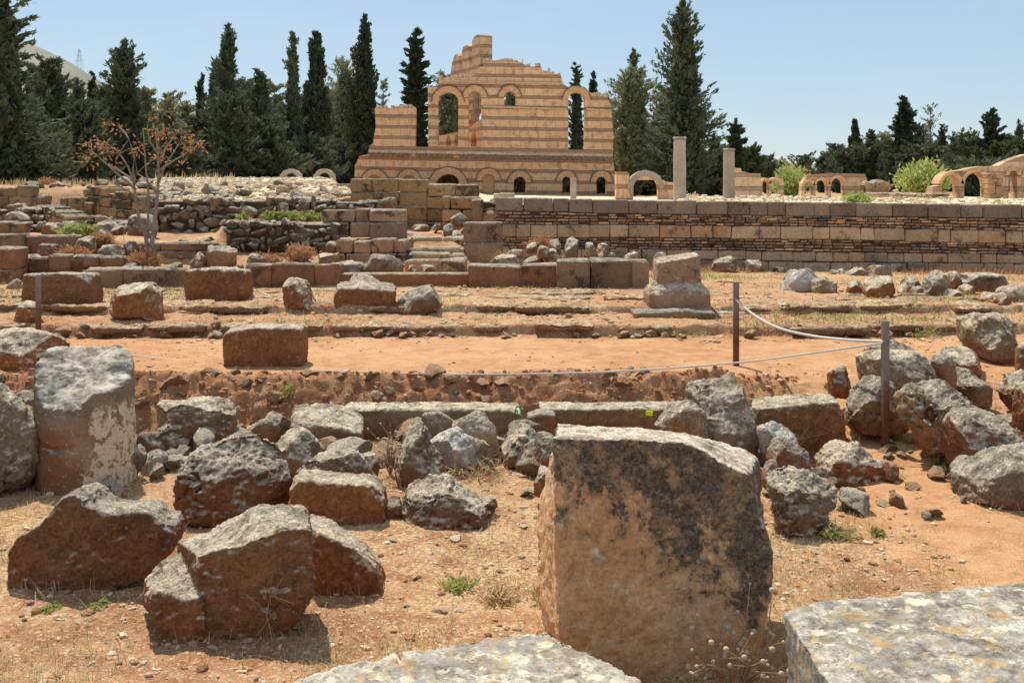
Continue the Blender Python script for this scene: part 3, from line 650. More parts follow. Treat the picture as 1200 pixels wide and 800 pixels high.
def scatter_rocks(name, label, pts, sizes, mat, tone=None, templ=PEB, flat=.6, sink=.25):
    acc = Acc()
    for (x, y, z), s in zip(pts, sizes):
        V, T = templ[rng.integers(len(templ))]; al = rng.uniform(0, 6.28); cs, sn = math.cos(al), math.sin(al)
        Vx = V * np.array([s * rng.uniform(.7, 1.3), s * rng.uniform(.6, 1.1), s * flat * rng.uniform(.7, 1.2)])
        Vw = np.stack([x + Vx[:, 0] * cs - Vx[:, 1] * sn, y + Vx[:, 0] * sn + Vx[:, 1] * cs, z + Vx[:, 2] + s * flat * (1 - 2 * sink) * .5], -1)
        acc.add(Vw, None, T, (tone() if tone else 1.0))
    o = link(name, acc.mesh(name, False), M[mat]); return tagp(o, label, None, None, 'stuff')
# ------------------------------------------------------------------ ground sheet
def build_ground():
    us = np.linspace(-.80, .80, 470); us = np.concatenate([[-3, -1.6, -1.1], us, [1.1, 1.6, 3]])
    ys = np.concatenate([np.linspace(-12, 1, 8), np.linspace(1.4, 3.0, 14), np.linspace(3.1, 8.4, 260), np.linspace(8.42, 9.9, 110), np.linspace(9.92, 11.6, 60),
                         np.linspace(11.61, 13.5, 110), np.linspace(13.53, 20.4, 150), np.linspace(20.5, 45, 130), np.geomspace(46, 3800, 40)])
    U, Yg = np.meshgrid(us, ys); X = U * np.maximum(Yg, 3.0); X = np.where(Yg < 1, U * (3 + (1 - Yg) * .7) * 1.0, X)
    x, y = X.ravel(), Yg.ravel(); z = np.concatenate([ground_z(x[i:i + 60000], y[i:i + 60000]) for i in range(0, len(x), 60000)])
    p2 = np.stack([x, y, 0 * x], -1); u = x / np.maximum(y, 1)
    path = sstep(9.55, 9.75, y) * (1 - sstep(11.75, 12.0, y)) * sstep(-.47, -.40, u + .0 * x)
    path = np.maximum(path, sstep(9.55, 9.75, y) * (1 - sstep(11.75, 12.0, y)) * .75)
    # the trodden path turning towards the camera between the boulders
    pl = np.array([(2.6, 11), (2.55, 9.6), (2.75, 8.6), (2.75, 7.9), (2.55, 7.2), (2.6, 6.6), (2.7, 5.8), (3.0, 5.0)]); wd = np.array([.9, .75, .30, .30, .45, .62, .55, .4])
    dd = np.full(len(x), 9.0)
    for i in range(len(pl) - 1):
        a, b = pl[i], pl[i + 1]; ab = b - a; t = np.clip(((x - a[0]) * ab[0] + (y - a[1]) * ab[1]) / ab.dot(ab), 0, 1)
        d = np.hypot(x - a[0] - t * ab[0], y - a[1] - t * ab[1]) - (wd[i] * (1 - t) + wd[i + 1] * t); dd = np.minimum(dd, d)
    path = np.maximum(path, 1 - sstep(-.15, .25, dd))
    grass = .60 * sstep(3, 4, y) * (1 - sstep(8.7, 9.1, y)) * (.75 + .5 * fbm(p2 * 1.1, 3))
    grass = grass + .46 * sstep(12.0, 12.3, y) * (.7 + .8 * fbm(p2 * 1.3 + 5, 3)) * (1 + .3 * sstep(14.5, 16, y)); grass = np.clip(grass, 0, 1)
    pale = sstep(20.1, 20.4, y) * sstep(-.02, .0, u) * (1 - sstep(77, 79, y)) * (.85 + .3 * fbm(p2 * .4, 2)) + sstep(22, 23, y) * sstep(-.17, -.15, u) * (1 - sstep(77, 79, y)) * .95  # hidden ground made pale up to the palace, bouncing light onto its front
    pale = np.maximum(pale, sstep(20.7, 21.2, y) * (1 - sstep(46, 60, y)) * sstep(-.33, -.31, u) * (1 - sstep(-.09, -.06, u)))
    ny, nx = Yg.shape; i = np.arange(ny - 1)[:, None] * nx + np.arange(nx - 1)[None, :]
    Q = np.stack([i, i + 1, i + nx + 1, i + nx], -1).reshape(-1, 4)
    me = mesh_np("ground", np.stack([x, y, z], -1), Q, None, True, np.stack([path, grass, pale], -1))
    return tagp(link("ground", me, M['ground']), kind='structure')
build_ground()
def build_hill():
    az = np.linspace(-40, 62, 240); px = 600 + F * np.tan(np.radians(az))
    row = np.interp(px, [-500, -100, 40, 80, 125, 180, 240, 330, 420, 600, 900, 1300, 2600], [-10, 40, 72, 86, 108, 122, 138, 152, 166, 182, 192, 196, 204])
    R = np.array([700, 900, 1200, 1500, 1700, 2100]); tt = np.array([0, .16, .52, .97, 1.0, .6]); rows = []
    for r, t in zip(R, tt):
        h = (HOR - row) / F * 1600 * t + 1.9; x = r * np.sin(np.radians(az)); y = r * np.cos(np.radians(az))
        h = h + 6 * t * fbm(np.stack([x * .01, y * .01, 0 * x], -1), 4); h[h < 1.5] = 1.5; rows.append(np.stack([x, y, h - (t == 0) * 2], -1))
    V = np.concatenate(rows); nx = len(az); i = np.arange(len(R) - 1)[:, None] * nx + np.arange(nx - 1)[None, :]
    me = mesh_np("hills", V, np.stack([i, i + 1, i + nx + 1, i + nx], -1).reshape(-1, 4), None, True); tagp(link("hills", me, M['hill']), kind='structure')
build_hill()

# ------------------------------------------------------------------ the palace: striped front with arched openings
PY = 80.0
def w2(px, row, Y=PY): v = W(px, row, Y); return v[0], v[2]
def archpoly(x0, x1, apex, bot, Y=PY, n=14):
    ax, az = w2(x0, bot, Y); bx, _ = w2(x1, bot, Y); r = (bx - ax) / 2; _, at = w2(x0, apex, Y); zs = at - r; cx = (ax + bx) / 2
    return [(ax, az)] + [(cx - r * math.cos(t), zs + r * math.sin(t)) for t in np.linspace(0, math.pi, n)] + [(bx, az)]
def sheet(name, outer, holes, y0, thick):
    cu = bpy.data.curves.new(name, 'CURVE'); cu.dimensions = '2D'; cu.fill_mode = 'BOTH'; cu.extrude = thick / 2
    for poly in [outer] + holes:
        sp = cu.splines.new('POLY'); sp.points.add(len(poly) - 1); sp.use_cyclic_u = True
        for p, (x, z) in zip(sp.points, poly): p.co = (x, z, 0, 1)
    ob = bpy.data.objects.new(name, cu); C.objects.link(ob); dg = bpy.context.evaluated_depsgraph_get()
    me = bpy.data.meshes.new_from_object(ob.evaluated_get(dg)); bpy.data.objects.remove(ob); bpy.data.curves.remove(cu)
    n = len(me.vertices); V = np.empty(n * 3, np.float32); me.vertices.foreach_get("co", V); V = V.reshape(-1, 3)
    V = np.stack([V[:, 0], y0 + thick / 2 - V[:, 2] * 1.0, V[:, 1]], -1); me.vertices.foreach_set("co", V.ravel().astype(np.float32)); me.materials.clear()
    bm = bmesh.new(); bm.from_mesh(me); bmesh.ops.remove_doubles(bm, verts=bm.verts, dist=1e-4); bmesh.ops.recalc_face_normals(bm, faces=bm.faces); bm.to_mesh(me); bm.free()
    me.polygons.foreach_set("use_smooth", np.zeros(len(me.polygons), bool)); me.update(); return me
def shift(me, org):
    V = np.empty(len(me.vertices) * 3, np.float32); me.vertices.foreach_get("co", V); V = V.reshape(-1, 3) - np.array(org, np.float32); me.vertices.foreach_set("co", V.ravel()); me.update(); return me
def ring(px0, px1, apex, Y, band, y0, y1, legs=0.0, n=18, seg=True):
    """voussoir ring round an opening"""
    ax, at = w2(px0, apex, Y); bx, _ = w2(px1, apex, Y); r = (bx - ax) / 2; cx = (ax + bx) / 2; zs = at - r; acc = Acc()
    for k in range(n):
        t0, t1 = math.pi * (k + .03) / n, math.pi * (k + .97) / n; V = []
        jr = rng.normal(0, .012)
        for yy in (y0, y1):
            for t in (t0, t1):
                for rr in (r + .006, r + band + jr): V.append((cx - rr * math.cos(t), yy, zs + rr * math.sin(t)))
        Q = [(0, 1, 3, 2), (4, 6, 7, 5), (0, 4, 5, 1), (2, 3, 7, 6), (0, 2, 6, 4), (1, 5, 7, 3)]
        acc.add(V, Q, None, 1 + rng.normal(0, .1))
    return acc
def build_palace():
    cxp, czp = w2(568, 231); org = (cxp, PY + .5, czp)
    root = empty('ruined_palace', org, 'tall ruined palace front of striped stone and brick with arched windows', 'palace')
    rag = lambda pts: [(a + rng.normal(0, .35), b + rng.normal(0, .35)) for a, b in pts]
    outer = [(415, 236), (415.5, 214), (416, 194), (418, 190), (421, 183), (431, 181), (433, 171), (437, 168), (439, 158), (441, 150), (440, 127), (463, 126.5), (487, 127), (487, 172), (502, 172), (502, 102), (514, 101), (514, 92), (530, 91.5), (549, 91), (553, 90), (560, 85), (562, 79), (566, 77), (566, 73), (590, 72.5), (613, 73), (614, 78), (634, 78), (635, 83), (645, 84), (646, 87), (657, 87), (659, 96), (662, 100), (668, 104), (675, 102), (683, 104), (688, 107), (695, 109), (700, 112), (712, 112), (713, 118), (716, 124), (717, 142), (719, 160), (718, 180), (720, 197), (722, 236)]
    outer = [w2(*p) for p in rag(outer)]
    H = [archpoly(513, 537, 108, 171.5), archpoly(549, 564, 107, 172), archpoly(591, 604, 107, 124), archpoly(666, 685, 108, 175.5),
         archpoly(510, 540, 204, 234), archpoly(602, 616, 207, 226), archpoly(659, 669, 207, 226), archpoly(699, 711, 207, 227), archpoly(565, 580, 204, 226.5), archpoly(472, 487, 205, 226), archpoly(430, 448, 205, 226)]
    f = link('front_wall', shift(sheet('front_wall', outer, H, PY, 1.0), org), M['palace'], parent=root)
    rings = [(513, 537, 108, .42), (549, 564, 107, .42), (591, 604, 107, .40), (666, 685, 108, .42), (510, 540, 204, .50), (602, 616, 207, .42), (659, 669, 207, .42), (699, 711, 207, .42), (565, 580, 204, .42), (472, 487, 205, .42), (430, 448, 205, .42)]
    for a, b, ap, bd in rings:
        link('arch_ring', ring(a, b, ap, PY, bd, PY - .10, PY + .3).mesh('arch_ring', False, org), M['palacering'], parent=root)
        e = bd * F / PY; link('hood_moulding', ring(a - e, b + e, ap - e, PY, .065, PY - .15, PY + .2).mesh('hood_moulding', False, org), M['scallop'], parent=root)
    for a, b, ap, bt in ((565, 580, 204, 226), (472, 487, 205, 226), (430, 448, 205, 226)):      # blind niches bricked up
        link('niche_infill', shift(sheet('niche_infill', archpoly(a + .1, b - .1, ap + .1, bt), [], PY + .22, .3), org), M['palacering'], parent=root)
    # scalloped cornice between the storeys
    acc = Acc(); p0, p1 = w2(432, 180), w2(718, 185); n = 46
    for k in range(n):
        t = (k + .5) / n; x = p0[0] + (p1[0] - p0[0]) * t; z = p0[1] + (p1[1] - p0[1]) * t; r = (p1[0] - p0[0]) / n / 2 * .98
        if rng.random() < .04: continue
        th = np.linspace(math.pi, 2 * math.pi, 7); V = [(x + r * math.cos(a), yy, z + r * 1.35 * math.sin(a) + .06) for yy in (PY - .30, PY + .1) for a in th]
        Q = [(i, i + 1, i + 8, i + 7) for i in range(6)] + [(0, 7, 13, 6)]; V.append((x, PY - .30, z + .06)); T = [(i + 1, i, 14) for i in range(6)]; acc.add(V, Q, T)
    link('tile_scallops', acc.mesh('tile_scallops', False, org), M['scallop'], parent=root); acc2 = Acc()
    V, Q, T = cbox(((p0[0] + p1[0]) / 2, PY - .06, (p0[1] + p1[1]) / 2 + .15), ((p1[0] - p0[0]) / 2, .20, .09), .02); V[:, 2] += (V[:, 0] - (p0[0] + p1[0]) / 2) * (p1[1] - p0[1]) / (p1[0] - p0[0]); acc2.add(V, Q, T, .9)
    link('tile_cornice', acc2.mesh('tile_cornice', False, org), M['tile'], parent=root)
    # string courses
    for a, b, r0, r1 in ((516, 659, 95.5, 98), (566, 664, 125, 128), (687, 716, 128, 130), (504, 511, 170, 170)):
        q0, q1 = w2(a, r0), w2(b, r1); V, Q, T = cbox(((q0[0] + q1[0]) / 2, PY - .05, (q0[1] + q1[1]) / 2), ((q1[0] - q0[0]) / 2, .13, .07), .02, 0, .2)
        V[:, 2] += (V[:, 0] - (q0[0] + q1[0]) / 2) * (q1[1] - q0[1]) / (q1[0] - q0[0]); acc = Acc(); acc.add(V, Q, T, .8); link('string_course', acc.mesh('string_course', False, org), M['tile'], parent=root)
    # fallen courses left on the stepped top
    acc = Acc()
    for a, b, r in ((566, 613, 73), (613, 634, 78), (635, 645, 83), (646, 657, 87), (440, 487, 127), (514, 549, 92), (695, 712, 112)):
        s = a
        while s < b - 1:
            w = min(rng.uniform(3, 7), b - s); c = w2(s + w / 2, r); hh = rng.uniform(.05, .16)
            if rng.random() < .8: V, Q, T = cbox((c[0], PY + .5, c[1] + hh - .02), (w / 2 * PY / F - .01, .45, hh), .03, 0, .1); one = Acc(); oc = np.array([c[0], PY + .5, c[1]]); one.add(V, Q, T); o = link('loose_brick', one.mesh('loose_brick', False, oc), M['tile'], parent=root); o.location = tuple(oc - np.array(org))
            s += w
    # side wall running back behind the front: lower arcade and the high broken piers above
    def side(name, pts, holes, th, ox, mat):
        me = sheet(name, pts, holes, 0, th); V = np.empty(len(me.vertices) * 3, np.float32); me.vertices.foreach_get("co", V); V = V.reshape(-1, 3)
        d = np.array([-.40, .917]); nn = np.array([.917, .40]); P = np.stack([ox + V[:, 0] * d[0] + V[:, 1] * nn[0], PY + 1.02 + V[:, 0] * d[1] + V[:, 1] * nn[1], V[:, 2]], -1)
        me.vertices.foreach_set("co", (P - np.array(org)).astype(np.float32).ravel()); me.update(); return link(name, me, M[mat], parent=root)
    xz = lambda row, Y=82: EYE - (row - HOR) / F * Y
    hole = lambda c, w, zs, zb: [(c - w, zb)] + [(c - w * math.cos(t), zs + w * math.sin(t)) for t in np.linspace(0, math.pi, 10)] + [(c + w, zb)]
    x565 = (563 - 600) / F * PY
    side('side_wall', [(0, 1.2), (0, xz(141)), (1.0, xz(143)), (2.0, xz(148)), (3.4, xz(151)), (5, xz(152)), (7, xz(153)), (9, xz(154)), (9, 1.2)], [hole(c, .55, xz(165, 84), xz(175, 84)) for c in (1.4, 3.2, 5.0, 6.8)] + [hole(c, 1.95, xz(210, 84), 1.25) for c in (2.3, 6.5)], .8, x565, 'palacewall2')
    x578 = (577 - 600) / F * PY
    pts = [(0, xz(92)), (0, xz(44)), (.3, xz(42)), (1.0, xz(43)), (1.5, xz(47)), (1.55, xz(74)), (2.2, xz(73)), (2.3, xz(52)), (2.7, xz(50)), (3.3, xz(51)), (3.6, xz(56)), (3.65, xz(77)), (4.3, xz(76)), (4.4, xz(60)), (4.8, xz(57)), (5.3, xz(59)), (5.7, xz(66)), (6.0, xz(75)), (6.3, xz(92))]
    # piers of the upper arcade rise from the head of the front wall
    side('broken_arcade', pts, [], 1.0, x578 - .95, 'palacewall2')
    side('cross_wall', [(0.02, 1.2), (0.02, xz(92) - .02), (6.3, xz(92) - .02), (6.3, 1.2)], [hole(3.3, 2.5, xz(165, 84), 1.25)], .7, x578 + .2, 'palacewall2')
    # tall grey steel prop standing behind the second arch
    acc = Acc()
    for k in range(3):
        V, Q, T = cbox(((555 + k * 2.6 - 600) / F * 83, 83 + k * .2, xz(135, 83)), (.06, .06, 2.9), .01); acc.add(V, Q, T)
    link('steel_prop', acc.mesh('steel_prop', False, org), M['steel'], parent=root)
    # little plants rooted in the top courses
    return root
build_palace()
# ------------------------------------------------------------------ walls of the ruins
# long striped wall across the middle
STR = [16.5, 3.4, 3.4, 3.4, 3.6, 15, 3.5, 3.5, 3.5, 3.5, 11, 11.5]
def striped_wall():
    Y, x0, x1 = 19.6, 580, 1560; zt0 = EYE - (231 - HOR) / F * Y; slope = -.0135
    a, u, L = frame(x0, x1, Y, Y); zb = .50; tot = sum(STR); H = 82.0 / F * Y; org = np.array([a[0] + L / 2, Y + .3, zb]); stone, brick = Acc(), Acc()
    V, Q, T = cbox((a[0] + L / 2, Y + .36, zb + H / 2 - .10), (L / 2 - .01, .27, H / 2 - .02), .02); V[:, 2] += (V[:, 0] - a[0]) * slope; brick.add(V, Q, T, np.array([.9, .75, .62]))
    top = 0
    for i, h in enumerate(STR):
        isb = h < 5; s = -rng.uniform(0, .2); zz1 = zt0 - top / tot * H; zz0 = zz1 - h / tot * H
        while s < L:
            w = rng.uniform(.12, .22) if isb else rng.uniform(.22, .62) * (1.15 if i == 0 else 1); e = min(s + w, L); s2 = max(s, 0)
            if e - s2 > .03 and not (isb and rng.random() < .09):
                xm = a[0] + (s2 + e) / 2; dz = (xm - a[0]) * slope + .022 * vnoise(np.array([[xm * .35, 1.7, i * .25]]))[0] + (rng.normal(0, .004) if isb else 0)
                yo = (rng.normal(-.012, .008) if isb else rng.normal(0, .006)) + (-.025 if i == 0 else 0)
                V, Q, T = cbox((xm, Y + .15 - yo - .0, (zz0 + zz1) / 2 + dz), ((e - s2) / 2 - (.008 if isb else .005), .15, (zz1 - zz0) / 2 - (.009 if isb else .004)), .006 if isb else .014, 0, .08)
                crust = vnoise(np.array([[xm * .9, i * .3, 4.4]]))[0]
                if i == 0: t = np.array([.60, .56, .54]) * 1.25 * rng.uniform(.85, 1.3)
                elif isb: t = 1.15 * (np.array([1.0, .84, .72]) if rng.random() < .7 else np.array([1.8, 1.5, 1.2])) * 1.35 * rng.uniform(.7, 1.3) * (.78 if crust > .3 else 1)
                else:
                    t = np.array([1.55, 1.34, 1.12]) * rng.uniform(.8, 1.2) * (.85 if crust > .35 else 1)
                    if rng.random() < .12: t = np.array([.85, .8, .76]) * rng.uniform(.8, 1.2)
                    if rng.random() < .2: t = np.array([1.6, 1.2, .88])
                (brick if isb else stone).add(V, Q, T, t * np.array([.94, 1.0, 1.08]))
            s = e
        top += h
    root = empty('striped_wall', org, 'long low wall of pale ashlar rows striped with dark thin brick rows', 'wall')
    link('ashlar_cladding', stone.mesh('ashlar_cladding', False, org), M['masonwall'], parent=root)
    link('brick_courses', brick.mesh('brick_courses', False, org), M['masondark'], parent=root)
striped_wall()

# low wall closing the front platform
ashlar('low wall of dark upright slabs below the foot of the bare tree', 97, 214, 315, 345, 15.25, 'masondark', 1, (.45, .7), .4, ch=.02, name='low_wall', tint=(1.15, 1.05, 1))
ashlar('low pinkish wall stretch with lichen topped blocks beside the sunken red kerb', 288, 398, 309, 344, 15.3, 'masonred', 1, (.4, .8), .4, ch=.02, name='low_wall', tint=(1.1, 1.1, 1.05))
ashlar('long red-brown kerb in front of the stone steps', 396, 553, 320, 343.5, 15.35, 'masonred', 1, (1.2, 1.9), .3, ch=.015, name='stone_kerb', cat='kerb', tint=(.95, .9, .85))
ashlar('dark red low wall stretch ending at the upright grey slabs', 550, 656, 311, 342, 15.3, 'masonred', 1, (.7, 1.1), .4, ch=.02, name='low_wall', tint=(.95, .95, .9))
ashlar('low wall of three large upright grey-brown slabs near the moulded pedestal', 653, 762, 304, 345, 15.1, 'masondark', 1, (.35, .75), .4, ch=.025, name='low_wall', tint=(1.35, 1.3, 1.2))

# far left terraces
ashlar('tall square pier of two reddish blocks at the edge of the terraces', -14, 17, 291, 341, 15.6, 'masonred', 2, (.6, .8), .5, ch=.02, name='stone_pier', cat='pier', tint=(1.2, 1.2, 1.15))
ashlar('dark red retaining wall under a patch of yellow-green grass', 27, 90, 276, 297, 17.4, 'masondark', 1, (.9, 1.2), .3, name='retaining_wall', tint=(1.05, .85, .75))
ashlar('grey lichen wall end beside the dark red retaining wall', -40, 27, 275, 298, 17.3, 'masondark', 1, (.3, .5), .35, name='retaining_wall', tint=(1.1, 1.1, 1.1))
ashlar('short wall of upright tan stones under dry rubble', -40, 29, 260, 276, 19.3, 'mason', 1, (.2, .35), .4, name='terrace_wall', tint=(.72, .66, .6))
rubble_wall('dark rough rubble beside the short wall of tan stones', 27, 54, 261, 276, 19.5, 'rubb', .2, name='rubble_wall', tint=(.55, .5, .45))
ashlar('grey ashlar wall with loose stones on top below the dark firs', -60, 36, 217, 244, 23.3, 'masondark', 2, (.3, .5), .5, name='terrace_wall', tint=(1.25, 1.2, 1.0), drop=.3)
ashlar('tan stepped wall descending to the patch of grass', 42, 82, 238, 268, 21.8, 'mason', 3, (.16, .28), .5, Y1=20.6, top1=252, name='terrace_wall', tint=(.85, .78, .66), drop=.4)
ashlar('broad upright tan slabs at the head of the grassy patch', 70, 108, 231, 267, 22.4, 'mason', 1, (.25, .35), .5, name='terrace_wall', tint=(.8, .74, .6), drop=.2)
ashlar('long tan ashlar wall stepping down behind the bare tree', 98, 178, 216, 264, 22.9, 'mason', 4, (.24, .42), .5, Y1=21.3, top1=229, name='terrace_wall', tint=(.95, .82, .62), drop=.25)
ashlar('two-course brown wall behind the trunk of the bare tree', 144, 252, 283, 305, 17.1, 'masondark', 2, (.5, .9), .3, name='terrace_wall', tint=(1.35, 1.2, 1.05))
rubble_wall('dark rubble wall with orange stones under the pale rubble mound', 172, 268, 231, 275, 20.2, 'rubb', .19, name='rubble_wall', tint=(0.61, 0.54, 0.49), top1=232)
rubble_wall('grey rubble wall above the green weeds', 262, 382, 232, 260, 20.4, 'rubb', .22, name='rubble_wall', tint=(0.62, 0.60, 0.55))
rubble_wall('grey knobbly rubble wall above the pink ashlar', 376, 446, 234, 248, 20.6, 'rubb', .17, name='rubble_wall', tint=(0.66, 0.66, 0.64))
rubble_wall('lower rubble wall of dark knobbly stones below the green weeds', 263, 394, 259, 294, 18.4, 'rubb', .16, name='rubble_wall', tint=(0.47, 0.44, 0.40))
ashlar('single course of square grey blocks set into the pale rubble mound', 246, 291, 224.5, 233, 22.6, 'mason', 1, (.25, .4), .4, name='block_course', tint=(.75, .72, .6))
ashlar('long grey kerb course along the top of the pale rubble', 288, 416, 215, 228, 27, 'mason', 1, (.8, 1.4), .4, name='block_course', tint=(.74, .66, .52))
ashlar('low grey course in the pale rubble above the knobbly wall', 343, 425, 226, 233, 22.6, 'mason', 1, (.3, .6), .3, name='block_course', tint=(.72, .68, .58))
ashlar('two-course pier of pink blocks over a projecting plinth', 378, 434, 245, 279, 18.6, 'mason', [1, 1.2], (.4, .6), .6, name='pink_pier', cat='pier', tint=(1.0, .93, .96))
ashlar('pink pier with black streaks and a rough grey top course', 432, 474, 245, 282, 18.4, 'mason', [1, 1.4], (.55, .7), .6, name='pink_pier', cat='pier', tint=(.86, .78, .80))
ashlar('plinth of square pink blocks below the two pink piers', 393, 476, 281, 318, 17.6, 'mason', [1, 1.3], (.28, .45), .6, name='pink_plinth', cat='plinth', tint=(1.08, .92, .88))
ashlar('tall tan courtyard wall with a pale crumbling top below the palace', 410, 500, 208.5, 275, 21.6, 'mason', 4, (.4, .7), .7, name='courtyard_wall', tint=(.98, .84, .62), tv=.08)
ashlar('lower tan courtyard wall under the big central arch', 498, 561, 215.5, 275, 21.65, 'mason', 4, (.35, .7), .7, name='courtyard_wall', tint=(.95, .82, .62), tv=.08)
ashlar('projecting tan buttress against the courtyard wall', 518, 562, 230.5, 275, 20.9, 'mason', 3, (.3, .5), .9, name='wall_buttress', cat='buttress', tint=(.92, .80, .62), tv=.08)
ashlar('two-course pink pier at the side of the stone steps', 543, 589, 261.5, 309, 18.2, 'mason', [1, 1.05], (.7, .9), .6, ch=.02, name='stone_pier', cat='pier', tint=(.92, .83, .84))
ashlar('slim upright grey stone rising behind the pink step pier', 552, 566, 234, 266, 19.9, 'mason', 1, (.25, .4), .3, name='upright_stone', cat='upright stone', tint=(.86, .72, .6))
rubble_wall('broken rubble end of the striped wall', 563, 582, 233, 264, 20.1, 'rubb', .16, name='rubble_wall', tint=(.9, .82, .7))
ashlar('small white block course in front of the palace niche', 578, 603, 226.5, 233, 40, 'pale', 1, (.4, .6), .6, name='block_course', tint=(.7, .7, .62))
ashlar('low brick course standing on the pale rubble before the lime bush', 1012, 1092, 225.5, 231.5, 40, 'mason', 2, (.3, .5), .6, Y1=34, top1=226.5, name='brick_course', tint=(.85, .72, .66))
rubble_wall('dark tumbled rubble bank below the grey ashlar wall', -40, 46, 243, 264, 21.4, 'rubb', .24, name='rubble_bank', tint=(.62, .58, .46), ragged=.12, top1=240)
rubble_wall('low rubble footing under the long tan ashlar wall', 108, 176, 256, 277, 20.6, 'rubb', .2, name='rubble_bank', tint=(.7, .6, .5), ragged=.1)
ashlar('low dark course behind the small terrace stones', 96, 145, 300, 313, 16.1, 'masondark', 1, (.25, .5), .3, name='terrace_wall', tint=(1.0, .92, .82), drop=.3)
ashlar('reddish kerb of small blocks above the upright terrace pier', 14, 80, 300, 318, 16.0, 'masondark', 1, (.3, .6), .3, name='terrace_wall', tint=(.95, .8, .7), drop=.3)
# steps
def steps():
    root = None; org = None; spec = [(473, 545, 305, 312, 16.6), (478, 543, 297, 305, 17.3), (476, 543, 291, 297.5, 17.9), (478, 545, 278, 291, 18.6)]
    for i, (a, b, t, bt, Y) in enumerate(spec):
        z1 = EYE - (t - HOR) / F * Y; z0 = EYE - (bt - HOR) / F * Y; xa, xb = (a - 600) / F * Y, (b - 600) / F * Y
        if root is None: org = np.array([(xa + xb) / 2, Y, z0]); root = empty('stone_steps', org, 'worn flight of stone steps between the pink piers', 'steps')
        acc = Acc(); s = xa
        while s < xb:
            w = rng.uniform(.3, .7); e = min(s + w, xb)
            if e - s > .05: V, Q, T = cbox(((s + e) / 2, Y + .45 + rng.normal(0, .02), (z0 + z1) / 2 - .1), ((e - s) / 2 - .005, .45, (z1 - z0) / 2 + .1 - abs(rng.normal(0, .01))), .025, 0, .2); acc.add(V, Q, T, np.array([1.1, .98, .8]) * rng.uniform(.85, 1.2))
            s = e
        link('step', acc.mesh('step', False, org), M['mason'], parent=root)
steps()
# two standing column shafts
def column(px0, px1, top, Y, label, cap):
    cx = ((px0 + px1) / 2 - 600) / F * Y; r = (px1 - px0) / 2 / F * Y; zt = EYE - (top - HOR) / F * Y; zb = gz(cx, Y) - .05; H = zt - zb
    prof = [(0, 1.06), (.03, 1.05), (.05, 1.0), (.5, .985), (.94, .94), (1.0, .94)]; root = empty('standing_column', (cx, Y, zb), label, 'column')
    th = np.linspace(0, 2 * math.pi, 28, endpoint=False)
    def lathe(name, pr, jit=.006):
        V = np.array([[r * s * math.cos(t), r * s * math.sin(t), H * z] for z, s in pr for t in th]); V[:, :2] *= (1 + jit * 3 * fbm(V * 4 + Y, 3))[:, None]
        n = 28; i = np.arange(len(pr) - 1)[:, None] * n; j = np.arange(n)[None, :]; k = (j + 1) % n; Q = np.stack([i + j, i + k, i + n + k, i + n + j], -1).reshape(-1, 4)
        V = np.concatenate([V, [[0, 0, H * pr[-1][0]]]]); T = np.stack([(len(pr) - 1) * n + np.arange(n), (len(pr) - 1) * n + (np.arange(n) + 1) % n, np.full(n, len(V) - 1)], -1)
        link(name, mesh_np(name, V, Q, T, True), M['column'], parent=root)
    zz = np.linspace(0, 1, 24); lathe('shaft', [(z, float(np.interp(z, [p[0] for p in prof], [p[1] for p in prof]))) for z in zz])
    if cap: lathe('neck_ring', [(1.001, .96), (1.003, 1.10), (1.014, 1.12), (1.018, 1.0), (1.035, .98)])
column(789, 804, 163, 30, 'taller free-standing column shaft with a moulded neck ring', True)
column(847.5, 861, 176, 32, 'shorter free-standing column shaft beside the orange ruin wall', True)
column(668.5, 675.5, 208, 52, 'pale column stub standing before the palace front', False)
# stone gate arch right of the palace
def gate():
    Y = 60; c = w2(757, 232, Y); org = (c[0], Y, 1.4); root = empty('gate_arch', org, 'round arched grey stone gateway joined to the palace corner', 'arch')
    outer = [w2(*p, Y) for p in ((722, 236), (722, 201), (736, 201.5), (739, 211), (778, 211), (780, 213), (792, 214), (792, 236))]
    link('gate_wall', shift(sheet('gate_wall', outer, [archpoly(742, 772, 206.3, 235.5, Y)], Y, .8), org), M['palace'], parent=root)
    link('arch_ring', ring(742, 772, 206.3, Y, .30, Y - .12, Y + .9, n=15).mesh('arch_ring', False, org), M['column'], parent=root)
gate()
def arcade(label, Y, outer, holes, mat, band, thick=.5, name='ruined_arcade', cat='arcade'):
    xs = [p[0] for p in outer]; c = w2(sum(xs) / len(xs), 230, Y); org = (c[0], Y, 1.4); root = empty(name, org, label, cat)
    link('arcade_wall', shift(sheet('arcade_wall', [w2(a + rng.normal(0, .25), b + rng.normal(0, .2), Y) for a, b in outer], [archpoly(*h, Y) for h in holes], Y, thick), org), M[mat], parent=root)
    for h in holes: link('arch_ring', ring(h[0], h[1], h[2], Y, band, Y - .08, Y + thick + .06, n=12).mesh('arch_ring', False, org), M['palacering'], parent=root)
arcade('stepped orange ruin wall beside the shorter column', 50, [(861, 236), (861, 197), (868, 197), (869, 201), (877, 202), (878, 203), (891, 203), (892, 212), (893, 236)], [], 'ruin', .2, name='ruined_wall', cat='ruin')
arcade('small double arch ruin next to the orange wall', 56, [(890, 236), (891, 214), (897, 210), (905, 209), (912, 207.5), (917, 208), (918.5, 212), (919, 236)], [(893.5, 901, 211.5, 235), (904, 914, 210.5, 235)], 'ruin', .12)
arcade('three-arched ruin with a flat entablature behind the long wall', 52, [(938, 236), (940, 215), (944, 208), (946, 205), (960, 204), (975, 203), (1000, 203.5), (1014, 204), (1016, 209), (1016, 236)], [(943, 952, 213, 235), (956, 970, 211, 235), (974, 989, 208.5, 235)], 'ruin', .13)
